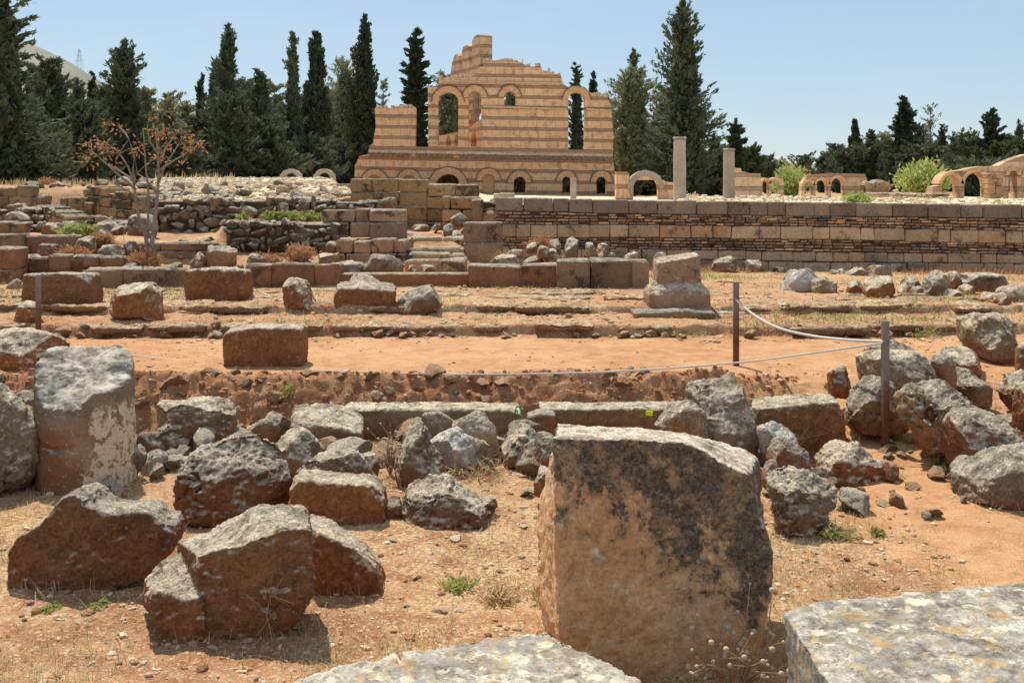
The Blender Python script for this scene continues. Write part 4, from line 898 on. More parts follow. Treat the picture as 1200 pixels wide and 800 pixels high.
rubble_wall('broken wall end with a pile of grey stones', 1013, 1042, 210, 232, 50, 'rubb', .5, top1=215, name='rubble_wall', tint=(.75, .62, .5))
arcade('long arcade ruin with a sloping broken top at the frame edge', 46, [(1092, 236), (1093, 219), (1103, 217), (1107, 207), (1112, 202), (1122, 200), (1130, 199), (1140, 196), (1150, 195), (1170, 194), (1180, 189), (1192, 184), (1205, 181), (1300, 176), (1300, 236)], [(1104, 1124, 205.5, 235), (1130, 1157, 202, 235), (1182, 1192, 200, 235), (1200, 1216, 200, 235), (1226, 1246, 198, 235)], 'ruin', .15, .7)
ashlar('square brick pier between the arcade arches', 1158, 1176, 203, 234, 44.5, 'mason', 5, (.3, .5), .7, name='brick_pier', cat='pier', tint=(.95, .78, .64), ch=.03)
for a, lab in ((341, 'small arch head poking above the pale rubble, nearer the bare tree'), (380, 'small arch head poking above the pale rubble, nearer the palace')):
    Y = 46; c = w2(a, 208, Y); org = (c[0], Y, 1.9); root = empty('arch_head', org, lab, 'arch')
    link('arch_ring', ring(a - 8, a + 8, 202.5, Y, .17, Y - .2, Y + .3, n=9).mesh('arch_ring', False, org), M['column'], parent=root)
    acc = Acc()
    for s in (-1, 1): V, Q, T = cbox((c[0] + s * 9.0 / F * Y + s * .02, Y + .05, 1.9 + .12), (.09, .24, .36), .02); acc.add(V, Q, T)
    link('jambs_masonry', acc.mesh('jambs_masonry', False, org), M['column'], parent=root)
# ------------------------------------------------------------------ the stones one by one
# nearest stones
block('big upright block, orange face crusted black, standing in dry grass', [(649, 513), (690, 512), (740, 513), (794, 516), (826, 526), (852, 545), (878, 556), (886, 600), (903, 632), (906, 690), (893, 735), (880, 792), (760, 802), (672, 775), (652, 735)], .62, 'bigblock',
      back=[(652, 494), (700, 499), (750, 500), (800, 506), (835, 515), (870, 523), (893, 537), (893, 600), (905, 640), (900, 690), (890, 730), (870, 760), (750, 765), (640, 755), (624, 690), (630, 600)], Y=4.5, vox=.0125, rough=.32, sm=2, chip=1.3, cuts=0)
plan_slab('flat pale slab lying in the grass before the black-crusted block', [(300, 822), (335, 800), (400, 778), (470, 762), (540, 748), (600, 737), (640, 736), (690, 757), (740, 782), (800, 815), (780, 990), (420, 990), (290, 900)], .26, .34, 'slab', vox=.011, rough=.35, sm=2, chip=1.4)
plan_slab('broad flat slab speckled with ochre and white lichen blotches', [(918, 717), (940, 707), (985, 700), (1060, 690), (1140, 683), (1292, 672), (1420, 760), (1350, 960), (1030, 980), (990, 840), (962, 785), (932, 742)], .46, .55, 'slab', vox=.0125, rough=.3, sm=2, chip=.8)
block('low red-brown block with a notched broken top, beside the frame edge', [(8, 640), (30, 624), (52, 609), (66, 592), (78, 575), (95, 583), (104, 595), (120, 600), (145, 602), (163, 597), (177, 605), (184, 613), (199, 617), (204, 629), (202, 648), (167, 668), (127, 682), (60, 690), (27, 693), (9, 686)], .34, 'red', bs=.9, dz=-.01, rough=.35, sm=1, n=64)
block('tilted brown block with a stepped corner casting a dark shadow', [(232, 650), (250, 642), (283, 641), (300, 624), (318, 608), (353, 602), (363, 606), (367, 650), (371, 693), (358, 713), (333, 729), (267, 759), (226, 767)], .36, 'red', Y=4.86,
      back=[(208, 634), (245, 622), (280, 603), (300, 592), (330, 591), (358, 592), (362, 606), (364, 650), (366, 680), (350, 695), (320, 705), (260, 720), (215, 725)], rough=.35, sm=1, n=64,
      extra=[([(187, 692), (213, 704), (236, 698), (240, 762), (213, 769), (196, 752), (178, 720), (176, 700)], [(168, 680), (190, 655), (230, 642), (236, 660), (238, 720), (213, 730), (185, 728), (166, 708)], -.04, .30)])
block('dark leaning block half hidden behind the tilted brown block', [(362, 622), (385, 628), (415, 645), (440, 664), (450, 686), (440, 697), (366, 698)], .32, 'red', back=[(362, 602), (385, 606), (420, 628), (446, 655), (452, 675), (440, 685), (364, 685)], rough=.4)

# broken column drum
def drum():
    Y = 7.45; r = .312; cx = (95 - 600) / F * Y; zb = 0.0; n = 72
    rings = []
    for k, z in enumerate(np.linspace(-.06, 1, 26)):
        R = []
        for i in range(n):
            t = 2 * math.pi * i / n; x, y = math.cos(t), math.sin(t)
            top = .745 + .10 * y - .035 * x + .05 * vnoise(np.array([[x * 2.2, y * 2.2, 1.5]]))[0] + (.05 if y > .2 else 0) - .10 * sstep(.55, .2, x) * sstep(-.3, -.9, y)
            zz = zb - .06 + (top + .06) * max(z, 0); q = r * (1.0 + .06 * (1 - max(z, 0)) + .03 * vnoise(np.array([[x * 1.4, y * 1.4, 7 + z]]))[0])
            q *= 1 - .10 * math.exp(-((z - .585 - .04 * x) / .02) ** 2) * (1 if x < .45 else .2) - .03 * (z < .58) * (x < -.5)
            R.append((cx + .02 + q * x + .03 * (1 - z) * .4, Y + q * y, zz))
        rings.append(np.array(R))
    o = put_stone('broken_column_drum', 'broken column drum with a slanting grey top and cream plaster on one side', 'column drum', [rings], Y, 'pillar', vox=.013, rough=.22, sm=1, chip=1.2, cuts=0)
drum()
boulder('dark pitted boulder cut by the frame edge beside the broken drum', [(-60, 470), (-30, 446), (0, 443), (15, 470), (28, 487), (37, 512), (39, 542), (25, 562), (0, 578), (-50, 580)], .6, 'lich', rough=1.3)
boulder('small pale stone tucked behind the broken drum', [(12, 470), (25, 458), (46, 462), (46, 484), (18, 486)], .25, 'grey')
boulder('long flat-topped boulder with lichen crust behind the rope post', [(-40, 395), (0, 390), (35, 389), (62, 395), (76, 404), (72, 420), (30, 432), (-10, 432), (-45, 425)], .7, 'red', rough=.8)
# rubble in the trench
B = boulder
B('rounded pale grey boulder just right of the broken drum', [(177, 487), (190, 472), (215, 467), (245, 468), (268, 473), (278, 490), (275, 510), (262, 523), (235, 525), (200, 518), (180, 508)], .4, 'grey', Y=8.3)
B('knobbly brown-grey stone leaning on the rounded pale boulder', [(176, 502), (190, 494), (215, 495), (227, 503), (222, 520), (212, 536), (195, 536), (178, 520)], .22, 'lich', ang=True)
B('small chalk-white chunk lying at the foot of the broken drum', [(163, 542), (172, 528), (190, 525), (197, 536), (190, 550), (170, 553)], .15, 'white', ang=True)
B('big boulder with a crusty grey top and red earthy base', [(210, 567), (215, 545), (235, 525), (270, 514), (305, 512), (325, 525), (338, 555), (336, 582), (320, 598), (270, 606), (225, 600), (212, 592)], .5, 'red', rough=1.3)
B('smooth grey angular stone behind the crusty boulder', [(323, 555), (322, 520), (333, 505), (355, 503), (370, 515), (383, 530), (370, 548), (345, 556)], .35, 'grey', ang=True, Y=7.6)
block('squared grey block with a lit top amid the rubble', [(341, 496), (380, 499), (426, 507), (424, 529), (395, 532), (360, 527), (341, 517)], .34, 'grey', back=[(343, 474), (375, 471), (400, 474), (427, 487), (425, 510), (395, 515), (360, 512), (341, 500)], Y=8.3, rough=.5)
B('pale rough stone behind the squared grey block', [(283, 512), (292, 489), (318, 481), (340, 488), (345, 517), (310, 524)], .3, 'tan', Y=8.6)
block('red tilted slab with a clean straight top edge', [(340, 562), (395, 566), (435, 569), (449, 581), (451, 604), (425, 614), (385, 614), (340, 592), (337, 577)], .28, 'red', rough=.35, Y=6.5)
B('flat grey stone lying on top of the red tilted slab', [(340, 559), (360, 540), (390, 530), (420, 530), (432, 545), (425, 565), (380, 567), (345, 566)], .34, 'grey', ang=True, Y=6.95)
B('small dark stone beside the grey pyramid', [(408, 540), (420, 530), (440, 532), (446, 550), (435, 560), (415, 560)], .2, 'lich', Y=7.3)
B('grey pyramid shaped stone in the middle of the rubble', [(484, 491), (492, 492), (503, 517), (523, 545), (526, 562), (510, 569), (480, 563), (457, 556), (458, 540), (470, 515)], .34, 'grey', ang=True, sm=1, rough=.7)
B('white rough stone behind the grey pyramid', [(503, 520), (515, 505), (535, 503), (552, 515), (557, 530), (545, 542), (520, 540), (507, 532)], .3, 'white', rough=1.2, Y=7.7)
B('cream squared stone tilted on the rubble', [(529, 498), (562, 481), (571, 485), (585, 510), (586, 525), (570, 531), (555, 522), (533, 507)], .28, 'cream', ang=True, sm=1, Y=8.1, rough=.6)
B('round black-pitted stone against the trench wall', [(587, 522), (595, 503), (610, 497), (628, 503), (636, 515), (630, 532), (610, 542), (590, 538)], .26, 'lich', rough=1.4, Y=7.9)
B('dark knobbly stone wedged behind the black-crusted block', [(622, 520), (632, 508), (650, 508), (660, 530), (640, 542), (626, 538)], .24, 'lich', rough=1.4, Y=7.5)
B('small brown stone at the shady side of the black-crusted block', [(622, 556), (634, 546), (652, 548), (655, 570), (636, 574), (624, 570)], .2, 'red', Y=6.9)
block('long trench foundation stone behind the grey pyramid', [(398, 479), (480, 479), (560, 479), (606, 480), (614, 491), (612, 518), (580, 520), (470, 519), (430, 517), (408, 505)], .28, 'grey', Y=8.75, rough=.35, bs=1.0)
block('long trench foundation stone carrying the yellow tag', [(632, 478), (700, 479), (790, 477), (788, 505), (640, 505)], .28, 'grey', Y=8.85, rough=.35, bs=1.0)
block('short pale stone between the two foundation stones', [(616, 488), (635, 484), (652, 487), (650, 510), (618, 510)], .22, 'tan', Y=8.55, rough=.5)
B('low lichen boulder in the clearing, rough and grey', [(470, 592), (480, 572), (500, 561), (525, 564), (560, 586), (588, 593), (580, 605), (540, 612), (500, 609), (475, 604)], .4, 'lich', rough=1.4)
B('red earthy lump beside the low lichen boulder', [(446, 592), (455, 580), (470, 582), (474, 600), (455, 606)], .2, 'red')
B('big grey angular boulder rising behind the black-crusted block', [(790, 500), (797, 470), (808, 446), (830, 438), (862, 441), (880, 482), (888, 516), (884, 545), (830, 545), (800, 530)], .55, 'grey', Y=7.7, ang=True, sm=1, rough=.9)
B('brown angular stone leaning on the big grey boulder', [(765, 499), (785, 472), (812, 470), (836, 492), (836, 520), (800, 512)], .3, 'tan', Y=7.5, ang=True, sm=1)
block('flat-topped brown block below the path, left of the rope post', [(880, 481), (940, 473), (983, 470), (991, 491), (993, 521), (955, 532), (935, 530), (885, 508)], .36, 'red', back=[(882, 466), (935, 461), (975, 460), (984, 475), (985, 500), (935, 510), (885, 495)], Y=8.0, rough=.5)
B('bleached broken stone in front of the flat-topped brown block', [(884, 520), (888, 502), (905, 496), (925, 498), (936, 515), (930, 528), (900, 530)], .22, 'white', rough=1.3, Y=7.5)
B('tan split boulder near the rope post', [(897, 532), (905, 518), (925, 515), (945, 522), (949, 540), (920, 548), (900, 545)], .26, 'tan', ang=True, Y=7.2)
B('brown jagged rock at the edge of the trodden path', [(953, 547), (968, 526), (985, 517), (1005, 520), (1020, 535), (1040, 541), (1046, 560), (1020, 564), (1000, 556), (975, 562), (958, 558)], .35, 'red', ang=True, rough=1.2)
B('rough lichen rock right behind the black-crusted block', [(892, 577), (900, 556), (925, 541), (945, 546), (965, 566), (981, 578), (965, 603), (935, 621), (898, 622)], .42, 'lich', rough=1.5)
B('small mossy stone between two lichen rocks', [(893, 560), (896, 543), (908, 538), (916, 550), (910, 566), (898, 568)], .16, 'tan', Y=6.9)
# cluster right of the rope post
B('grey flat-faced block topping the cluster behind the rope post', [(1005, 418), (1025, 412), (1080, 413), (1092, 421), (1118, 455), (1090, 470), (1050, 470), (1010, 450)], .5, 'grey', ang=True, sm=1, rough=.5, Y=8.9)
B('brown angular boulder at the foot of the rope post', [(986, 482), (990, 457), (1000, 446), (1022, 443), (1047, 450), (1063, 462), (1062, 492), (1040, 502), (1000, 499)], .45, 'tan', ang=True, Y=8.35)
B('thin upright slab wedged in the boulder cluster', [(1088, 418), (1104, 415), (1119, 420), (1120, 452), (1108, 452)], .2, 'tan', ang=True, sm=1, Y=8.7)
B('small brown stone on the path side of the boulder cluster', [(969, 440), (975, 431), (992, 431), (998, 445), (992, 460), (973, 460)], .2, 'red', Y=9.0)
B('big craggy orange and grey boulder beside the path', [(1054, 472), (1073, 452), (1110, 448), (1142, 460), (1172, 476), (1182, 498), (1150, 515), (1110, 529), (1085, 528), (1073, 507), (1057, 487)], .6, 'tan', rough=1.5, Y=7.7)
B('red-brown boulder with a lichen cap, next to the lying slab', [(1110, 532), (1113, 492), (1130, 481), (1165, 479), (1185, 496), (1198, 522), (1190, 532), (1140, 545), (1115, 543)], .45, 'red', rough=.9, Y=7.3)
B('half-lying slab with a rough grey-brown face and red rim', [(1119, 557), (1128, 546), (1165, 528), (1215, 520), (1250, 530), (1240, 575), (1165, 587), (1122, 573)], .5, 'lich', ang=True, sm=1, rough=.5)
B('large tilted boulder with a flat grey top by the ledges', [(1129, 375), (1145, 366), (1180, 368), (1188, 385), (1196, 403), (1193, 425), (1160, 423), (1131, 402)], .7, 'grey', ang=True, sm=1, Y=10.6)
B('flat pale stone with a red underside below the tilted boulder', [(1096, 417), (1110, 408), (1135, 406), (1152, 415), (1156, 429), (1140, 437), (1118, 435), (1100, 428)], .4, 'red', Y=9.9, rough=.6)
B('grey sloping slab behind the craggy orange boulder', [(1116, 450), (1122, 433), (1138, 435), (1160, 456), (1158, 470), (1130, 470)], .4, 'grey', ang=True, Y=8.9)
B('brown stone near the frame edge above the red boulder', [(1172, 458), (1178, 440), (1196, 434), (1215, 440), (1215, 472), (1185, 474)], .3, 'red', Y=8.8)
B('upright red stone cut by the frame edge', [(1191, 505), (1193, 458), (1201, 448), (1225, 455), (1225, 512)], .3, 'red', Y=7.9)
B('brown stone lying at the path edge below the ledges', [(1012, 412), (1030, 402), (1050, 400), (1070, 405), (1074, 416), (1040, 420)], .4, 'tan', Y=10.3)
B('small dark stone behind the upright red stone', [(1166, 495), (1178, 485), (1196, 486), (1196, 502), (1176, 506)], .2, 'red', Y=8.1)
B('grey stone at the frame edge beside the large tilted boulder', [(1192, 430), (1194, 408), (1206, 398), (1230, 405), (1230, 432)], .3, 'grey', Y=9.9)

# stones of the front platform
block('squared red block standing alone on the orange path', [(260, 388), (300, 384), (353, 384), (354, 424), (300, 430), (262, 427)], .32, 'red', rough=.3, bs=1.0)
B('tilted boulder with a grey striated top, on the platform', [(127, 347), (135, 336), (160, 329), (176, 328), (187, 340), (189, 371), (160, 376), (133, 367)], .55, 'red', ang=True, sm=1, rough=.6)
block('long weathered block before the low wall, behind the iron post', [(26, 322), (60, 320), (106, 321), (108, 360), (70, 366), (24, 362)], .45, 'red', rough=.5)
B('thin curved slab lying near the long weathered block', [(14, 366), (16, 354), (30, 352), (48, 356), (48, 374), (20, 378)], .3, 'red', ang=True)
B('rounded brown stone behind the long weathered block', [(2, 346), (8, 334), (22, 326), (28, 340), (24, 354), (6, 354)], .3, 'tan', Y=15)
block('lumpy pale-topped block set into the low wall', [(213, 316), (250, 314), (288, 317), (289, 348), (250, 352), (214, 348)], .45, 'red', rough=.8)
B('wedge shaped stone sloping down to one side on the platform', [(330, 332), (340, 325), (358, 327), (376, 351), (373, 359), (350, 359), (332, 359)], .4, 'red', ang=True, sm=1)
block('squat dark block with a lit grey top on the platform', [(391, 337), (415, 338), (464, 340), (463, 361), (440, 364), (392, 359)], .42, 'red', back=[(393, 330), (420, 328), (455, 330), (465, 335), (463, 352), (430, 352), (393, 350)], rough=.6)
B('grey lichen boulder beside the squat dark block', [(464, 352), (480, 341), (510, 333), (523, 343), (516, 360), (495, 369), (470, 367)], .4, 'grey', rough=1.0)
B('low grey stone peeping out behind the squat dark block', [(405, 336), (415, 322), (430, 320), (446, 332), (444, 342), (410, 342)], .3, 'lich', Y=14.7)
B('long low lichen mound behind the kerb', [(366, 318), (385, 305), (410, 303), (430, 313), (434, 322), (370, 324)], .5, 'lich', Y=16.0)
B('tan upright slab leaning behind the kerb', [(424, 320), (436, 298), (456, 300), (474, 306), (476, 324), (428, 326)], .35, 'tan', ang=True, Y=16.0)
B('small grey cone stone behind the kerb', [(475, 322), (478, 309), (487, 311), (491, 324)], .2, 'grey', Y=16.0)
B('brown stone by the foot of the steps', [(488, 322), (494, 311), (510, 311), (516, 322)], .25, 'red', Y=16.0)
# moulded pedestal
def pedestal():
    Y = 12.72; s = Y / F; cx = (799 - 600) * s; zb = EYE - (363 - HOR) * s
    Wd = lambda px: px * s / 2
    def sq(w, d, z, cham, top=None):
        h = w; P = [(-h, -d + cham), (-h + cham, -d), (h - cham, -d), (h, -d + cham), (h, d - cham), (h - cham, d), (-h + cham, d), (-h, d - cham)]
        return np.array([(cx + a, Y + .42 + b, (z if top is None else top(a, b))) for a, b in P])
    R = [resample(r, 56) for r in (sq(Wd(73), Wd(73), zb, .10), sq(Wd(74), Wd(74), zb + 16 * s, .10), sq(Wd(68), Wd(68), zb + 23 * s, .10), sq(Wd(58), Wd(58), zb + 27 * s, .09), sq(Wd(54), Wd(54), zb + 30 * s, .08), sq(Wd(52), Wd(52), zb + 48 * s, .08),
         sq(Wd(51), Wd(51), zb, .08, lambda a, b: zb + (58 + 4 * (a / Wd(52)) + 2 * (b > 0)) * s))]
    put_stone('moulded_pedestal', 'moulded column pedestal with a broken top, standing on the platform edge', 'pedestal', [R], Y, 'pink', sm=1, rough=.13, vox=.012, cuts=1, cut=.03)
    B('cream fragment leaning against the moulded pedestal', [(762, 362), (763, 342), (768, 325), (776, 322), (779, 345), (777, 364)], .3, 'cream', Y=13.0, ang=True, sm=1)
pedestal()
block('long stone base step under the moulded pedestal', [(742, 366), (800, 363), (840, 366), (842, 386), (800, 388), (745, 384)], 1.4, 'tan', Y=12.45, rough=.4, bs=1.0)
block('dark red base step beside the moulded pedestal', [(838, 366), (876, 367), (880, 386), (840, 388)], .8, 'red', Y=12.8, rough=.6, bs=1.0)

# stones on the grass before the long wall
B('white lichen-covered moulded block, first of the stones along the long wall', [(914, 336), (917, 320), (930, 315), (952, 315), (961, 326), (958, 340), (930, 341)], .5, 'white', ang=True)
B('pinkish flat stone next to the white moulded block', [(950, 340), (952, 328), (965, 324), (979, 327), (980, 342), (955, 343)], .35, 'pink', ang=True)
B('grey slab leaning among the stones along the long wall', [(980, 332), (994, 316), (1010, 309), (1019, 318), (1010, 336), (990, 338)], .35, 'grey', ang=True, Y=18.4)
B('squared grey-brown block at the top of the stone heap', [(1018, 328), (1019, 311), (1044, 310), (1048, 330), (1030, 334)], .4, 'tan', ang=True, Y=18.2)
B('dark red rounded stone in front of the heap', [(1013, 344), (1014, 330), (1025, 324), (1044, 324), (1050, 332), (1047, 346), (1030, 348)], .4, 'red')
B('pitted grey stone right of the dark red one', [(1053, 342), (1060, 322), (1066, 318), (1079, 335), (1077, 345)], .35, 'lich', ang=True)
B('mixed grey stone with a flat foot', [(1079, 342), (1084, 326), (1098, 323), (1107, 330), (1108, 346), (1082, 347)], .35, 'lich')
B('cube-like dark grey stone near the moulded slab', [(1107, 335), (1108, 320), (1120, 318), (1125, 324), (1124, 338), (1110, 339)], .3, 'grey', ang=True)
B('low brown stone between the grey slab and the red one', [(991, 342), (993, 331), (1008, 329), (1014, 340), (1010, 344)], .3, 'red')
B('little dark stone close to the long wall', [(980, 324), (983, 314), (990, 314), (991, 324)], .2, 'lich', Y=18.7)
B('grey flat stone beside the moulded slab', [(1122, 344), (1126, 335), (1140, 333), (1146, 344)], .3, 'grey')
block('stacked moulded slab with a pale rim', [(1140, 322), (1180, 322), (1183, 330), (1186, 334), (1183, 342), (1138, 342), (1136, 332), (1141, 329)], .5, 'lich', rough=.5)
B('pink stone with a white top at the frame edge of the grass', [(1168, 350), (1172, 338), (1185, 333), (1210, 337), (1225, 345), (1220, 355), (1180, 355)], .45, 'pink')
B('small pointed brown stone below the pink stone', [(1164, 357), (1170, 344), (1179, 343), (1182, 357)], .25, 'red')
block('flat red slab lying on the grass', [(1134, 358), (1150, 357), (1162, 359), (1161, 366), (1136, 366)], .5, 'red', sink=.03)
block('little flat slab on the grass near the white moulded block', [(915, 357), (925, 355), (928, 361), (917, 362)], .25, 'red', sink=.02)
block('thin broken slab in the middle of the grass', [(1012, 361), (1022, 360), (1028, 362), (1020, 365), (1013, 365)], .25, 'red', sink=.02)
block('thin tan slab on the platform before the upright slabs', [(655, 357), (690, 349), (696, 352), (694, 358), (660, 360)], .5, 'tan', sink=.03, Y=13.7)
for l, p, m in (('grey pitted rock between the pedestal and the white moulded block', [(868, 316), (874, 303), (888, 301), (894, 312), (890, 318)], 'lich'), ('pale low rock just right of the pedestal top', [(838, 313), (846, 302), (862, 303), (868, 315)], 'grey'), ('flat grey stone behind the leaning grey slab', [(1030, 316), (1036, 308), (1056, 309), (1060, 318)], 'grey'),
        ('small rounded stone between the pitted grey and the mixed grey stones', [(1066, 345), (1070, 335), (1082, 335), (1085, 346)], 'tan'), ('dark stone crouching behind the cube-like one', [(1086, 330), (1092, 317), (1108, 317), (1112, 330)], 'lich'), ('low grey stone in front of the cube-like one', [(1100, 348), (1106, 338), (1126, 338), (1130, 348)], 'lich'),
        ('grey stone at the edge of the grass under the pink one', [(1186, 366), (1190, 356), (1212, 354), (1220, 366)], 'grey'), ('dark red stone low beside the tilted boulder', [(1150, 352), (1156, 343), (1168, 343), (1170, 353)], 'red')): B(l, p, .35, m, ang=True)
# heap of boulders behind the low wall
hp = [((659, 303), (661, 284), (670, 279), (680, 284), (681, 302)), ((684, 300), (687, 285), (694, 282), (701, 290), (699, 302)), ((699, 299), (700, 284), (708, 282), (715, 290), (713, 301)),
      ((642, 294), (644, 282), (655, 280), (660, 288), (657, 296)), ((616, 294), (619, 285), (629, 284), (631, 293)), ((628, 300), (632, 289), (642, 288), (644, 300)), ((639, 306), (642, 293), (652, 292), (656, 304)),
      ((574, 312), (580, 299), (598, 296), (611, 304), (612, 314)), ((589, 300), (598, 292), (612, 293), (614, 301)), ((704, 306), (710, 297), (721, 296), (724, 306)), ((730, 306), (736, 295), (748, 296), (752, 306)), ((764, 308), (770, 296), (780, 297), (783, 308)),
      ((833, 314), (840, 301), (855, 299), (866, 308), (864, 316)), ((612, 308), (618, 300), (634, 300), (638, 309))]
hl = ['largest squared boulder of the heap behind the low wall', 'round boulder right of the largest squared one in the heap', 'pale boulder with a rounded head at the end of the heap', 'dark boulder high on the heap, near the striped wall',
      'small grey boulder at the reddish dry grass', 'grey pointed boulder low in the heap', 'smooth grey boulder in front of the heap', 'long low boulder lying behind the dark red wall stretch', 'flat grey stone above the long low boulder', 'crusty stone past the end of the heap',
      'knobbly stone above the upright grey slabs', 'last stone of the heap, above the pedestal', 'crumbly pale rock against the long wall right of the pedestal', 'low grey stone in front of the reddish grass']
for i, (p, l) in enumerate(zip(hp, hl)): B(l, list(p), .4, ('lich', 'lich', 'grey', 'lich', 'grey', 'tan')[i % 6], Y=16.2 + .12 * (i in (3, 4, 8)) * 6, rough=1.1)
# stones on the far left terraces
TB = [('big dark boulder behind the bare tree', [(147, 276), (148, 256), (160, 252), (180, 253), (184, 262), (183, 277)], 'lich', 18.9), ('grey pointed boulder at the end of the grassy patch', [(110, 272), (114, 258), (124, 256), (139, 263), (141, 273), (125, 276)], 'grey', 19.4),
      ('dark leaning stone beside the grey pointed boulder', [(132, 276), (134, 264), (142, 263), (147, 276)], 'lich', 19.0), ('brown boulder above the dark red retaining wall', [(49, 276), (51, 262), (58, 259), (69, 268), (70, 276)], 'red', 19.2),
      ('square dark block beside the dark red retaining wall', [(88, 294), (88, 278), (112, 277), (114, 293), (100, 296)], 'grey', 17.2), ('dark squared stone on the orange dry grass', [(114, 303), (115, 289), (140, 286), (146, 292), (145, 304)], 'lich', 16.6),
      ('long trapezoid trough stone on the low wall', [(240, 289), (260, 287.5), (281, 288), (280, 308), (262, 312), (243, 310)], 'tan', 16.2), ('pale pyramid stone beside the trough stone', [(216, 312), (226, 300), (233, 295), (243, 306), (244, 313)], 'grey', 16.1),
      ('rounded dark stone at the foot of the lower rubble wall', [(284, 311), (288, 299), (302, 297), (312, 303), (312, 312)], 'lich', 16.2), ('flat brown stone on the low wall top, frame edge side', [(38, 315), (45, 306), (66, 304), (76, 313), (60, 318)], 'tan', 16.2),
      ('small brown stone near the reddish pier', [(18, 312), (22, 299), (40, 298), (50, 306), (46, 313)], 'lich', 16.5), ('thin slab lying below the dark red retaining wall', [(45, 296), (47, 286), (70, 287), (72, 297)], 'tan', 16.9),
      ('layered grey stones on the terrace edge', [(75, 313), (78, 300), (98, 298), (104, 312)], 'lich', 16.3), ('white flat stone by the trunk of the bare tree', [(140, 318), (146, 309), (158, 308), (160, 317)], 'white', 15.9),
      ('dark stone left of the orange shoots of the bare tree', [(146, 297), (147, 283), (158, 282), (160, 296)], 'lich', 16.9), ('tilted orange stone above the stepped tan wall', [(36, 240), (48, 228), (66, 231), (68, 241)], 'tan', 23.5), ('flat dark slab on the broad tan slabs', [(72, 231), (76, 224), (90, 224), (92, 231)], 'lich', 24),
      ('dark lichen stone on the crest of the terraces', [(50, 226), (56, 219), (70, 219), (74, 227)], 'lich', 27), ('mossy stone above the short tan wall', [(4, 260), (8, 250), (22, 247), (34, 256), (34, 261)], 'lich', 20.5), ('rounded stone in the pale rubble near its crest', [(241, 222), (246, 214), (256, 215), (258, 223)], 'pink', 24.5),
      ('square tan stone at the start of the pale rubble', [(203, 223), (204, 212), (214, 212), (216, 223)], 'tan', 24.2), ('leaning slab by the courtyard wall, flat and grey', [(478, 273), (484, 264), (500, 262), (506, 272)], 'grey', 21), ('leaning slab by the courtyard wall, thin and steep', [(505, 275), (514, 262), (520, 262), (508, 276)], 'grey', 20.6),
      ('leaning slab by the courtyard wall, beside the upright drum', [(502, 274), (510, 261), (515, 261), (506, 275)], 'white', 21.2), ('upright drum stone at the head of the steps', [(518, 279), (519, 263), (530, 261), (533, 277)], 'tan', 19.6), ('grey boulder on top of the upright drum stone', [(528, 262), (530, 250), (540, 249), (552, 260), (545, 264)], 'grey', 20), ('small round stone beside the upright drum stone', [(529, 279), (531, 270), (540, 269), (541, 279)], 'lich', 19.4),
      ('flat stone at the foot of the leaning slabs', [(474, 278), (476, 272), (498, 272), (500, 278)], 'tan', 20), ('broken orange stone crowning the rubble end near the courtyard wall', [(444, 244), (450, 231), (464, 230), (466, 244)], 'tan', 20.8), ('grey block on the kerb end of the lower rubble wall', [(382, 292), (384, 283), (396, 283), (396, 293)], 'grey', 17.8),
      ('grey rough stone at the foot of the pink plinth', [(371, 307), (373, 297), (394, 297), (395, 308)], 'lich', 16.8)]
for l, p, m, Y in TB: B(l, p, .38, m, Y=Y, ang=True, rough=.9)
# pale stones standing along the crest of the distant rubble
# flagstones along the two platform ledges
k = 0
for edge_y, lo, hi in ((12.06, .45, .50), (12.99, .555, .57)):
    x = -6.3
    while x < 5.6:
        w = rng.uniform(.35, .9)
        if rng.random() < .9 and not (1.5 < x < 2.9):
            wv = vnoise(np.array([[x * .9, 3.3, 0]]))[0] * .13 + vnoise(np.array([[x * 4.1, 8.3, 0]]))[0] * .05
            z = lo + rng.uniform(.005, .035); y = edge_y - wv - rng.uniform(.03, .13); h = w * .5
            P = np.array([(x - h, y - .02 + rng.normal(0, .03), z), (x - h * .2, y - .05 + rng.normal(0, .03), z), (x + h, y + rng.normal(0, .03), z), (x + h * .95, y + rng.uniform(.25, .5), z + .01), (x - h * .9, y + rng.uniform(.25, .5), z + .01)]); P = resample(P, 30); Q2 = P.copy(); Q2[:, 2] -= .075
            put_stone('ledge_flagstone', 'worn flagstone edging the ' + ('lower' if edge_y < 12.5 else 'upper') + ' ledge of the platform', 'flagstone', [[P, Q2]], 12.5, 'flag', 'flagstones of the %s ledge' % ('lower' if edge_y < 12.5 else 'upper'), vox=.022, rough=1.0, sm=1, cuts=0)
        x += w * rng.uniform(.95, 1.3)
# worn paving slabs lying flat on the platform
for i in range(46):
    y = rng.uniform(13.15, 15.0); x = rng.uniform(-.46, .40) * y; r = rng.uniform(.18, .5); n = 7; a = np.sort(rng.uniform(0, 6.28, n)); z = gz(x, y) + rng.uniform(.015, .04)
    if (.9 < x < 2.7 and y < 13.8) or np.ptp(a) < 4.5: continue
    P = resample(np.array([(x + r * math.cos(t) * 1.2, y + r * .5 * math.sin(t), z + rng.normal(0, .006)) for t in a]), 26); Q2 = P.copy(); Q2[:, 2] -= .08
    put_stone('paving_slab', 'worn sandy paving slab lying flush on the platform', 'paving slab', [[P, Q2]], y, 'flag', 'paving slabs of the platform', vox=.026, rough=.7, sm=1, cuts=0)
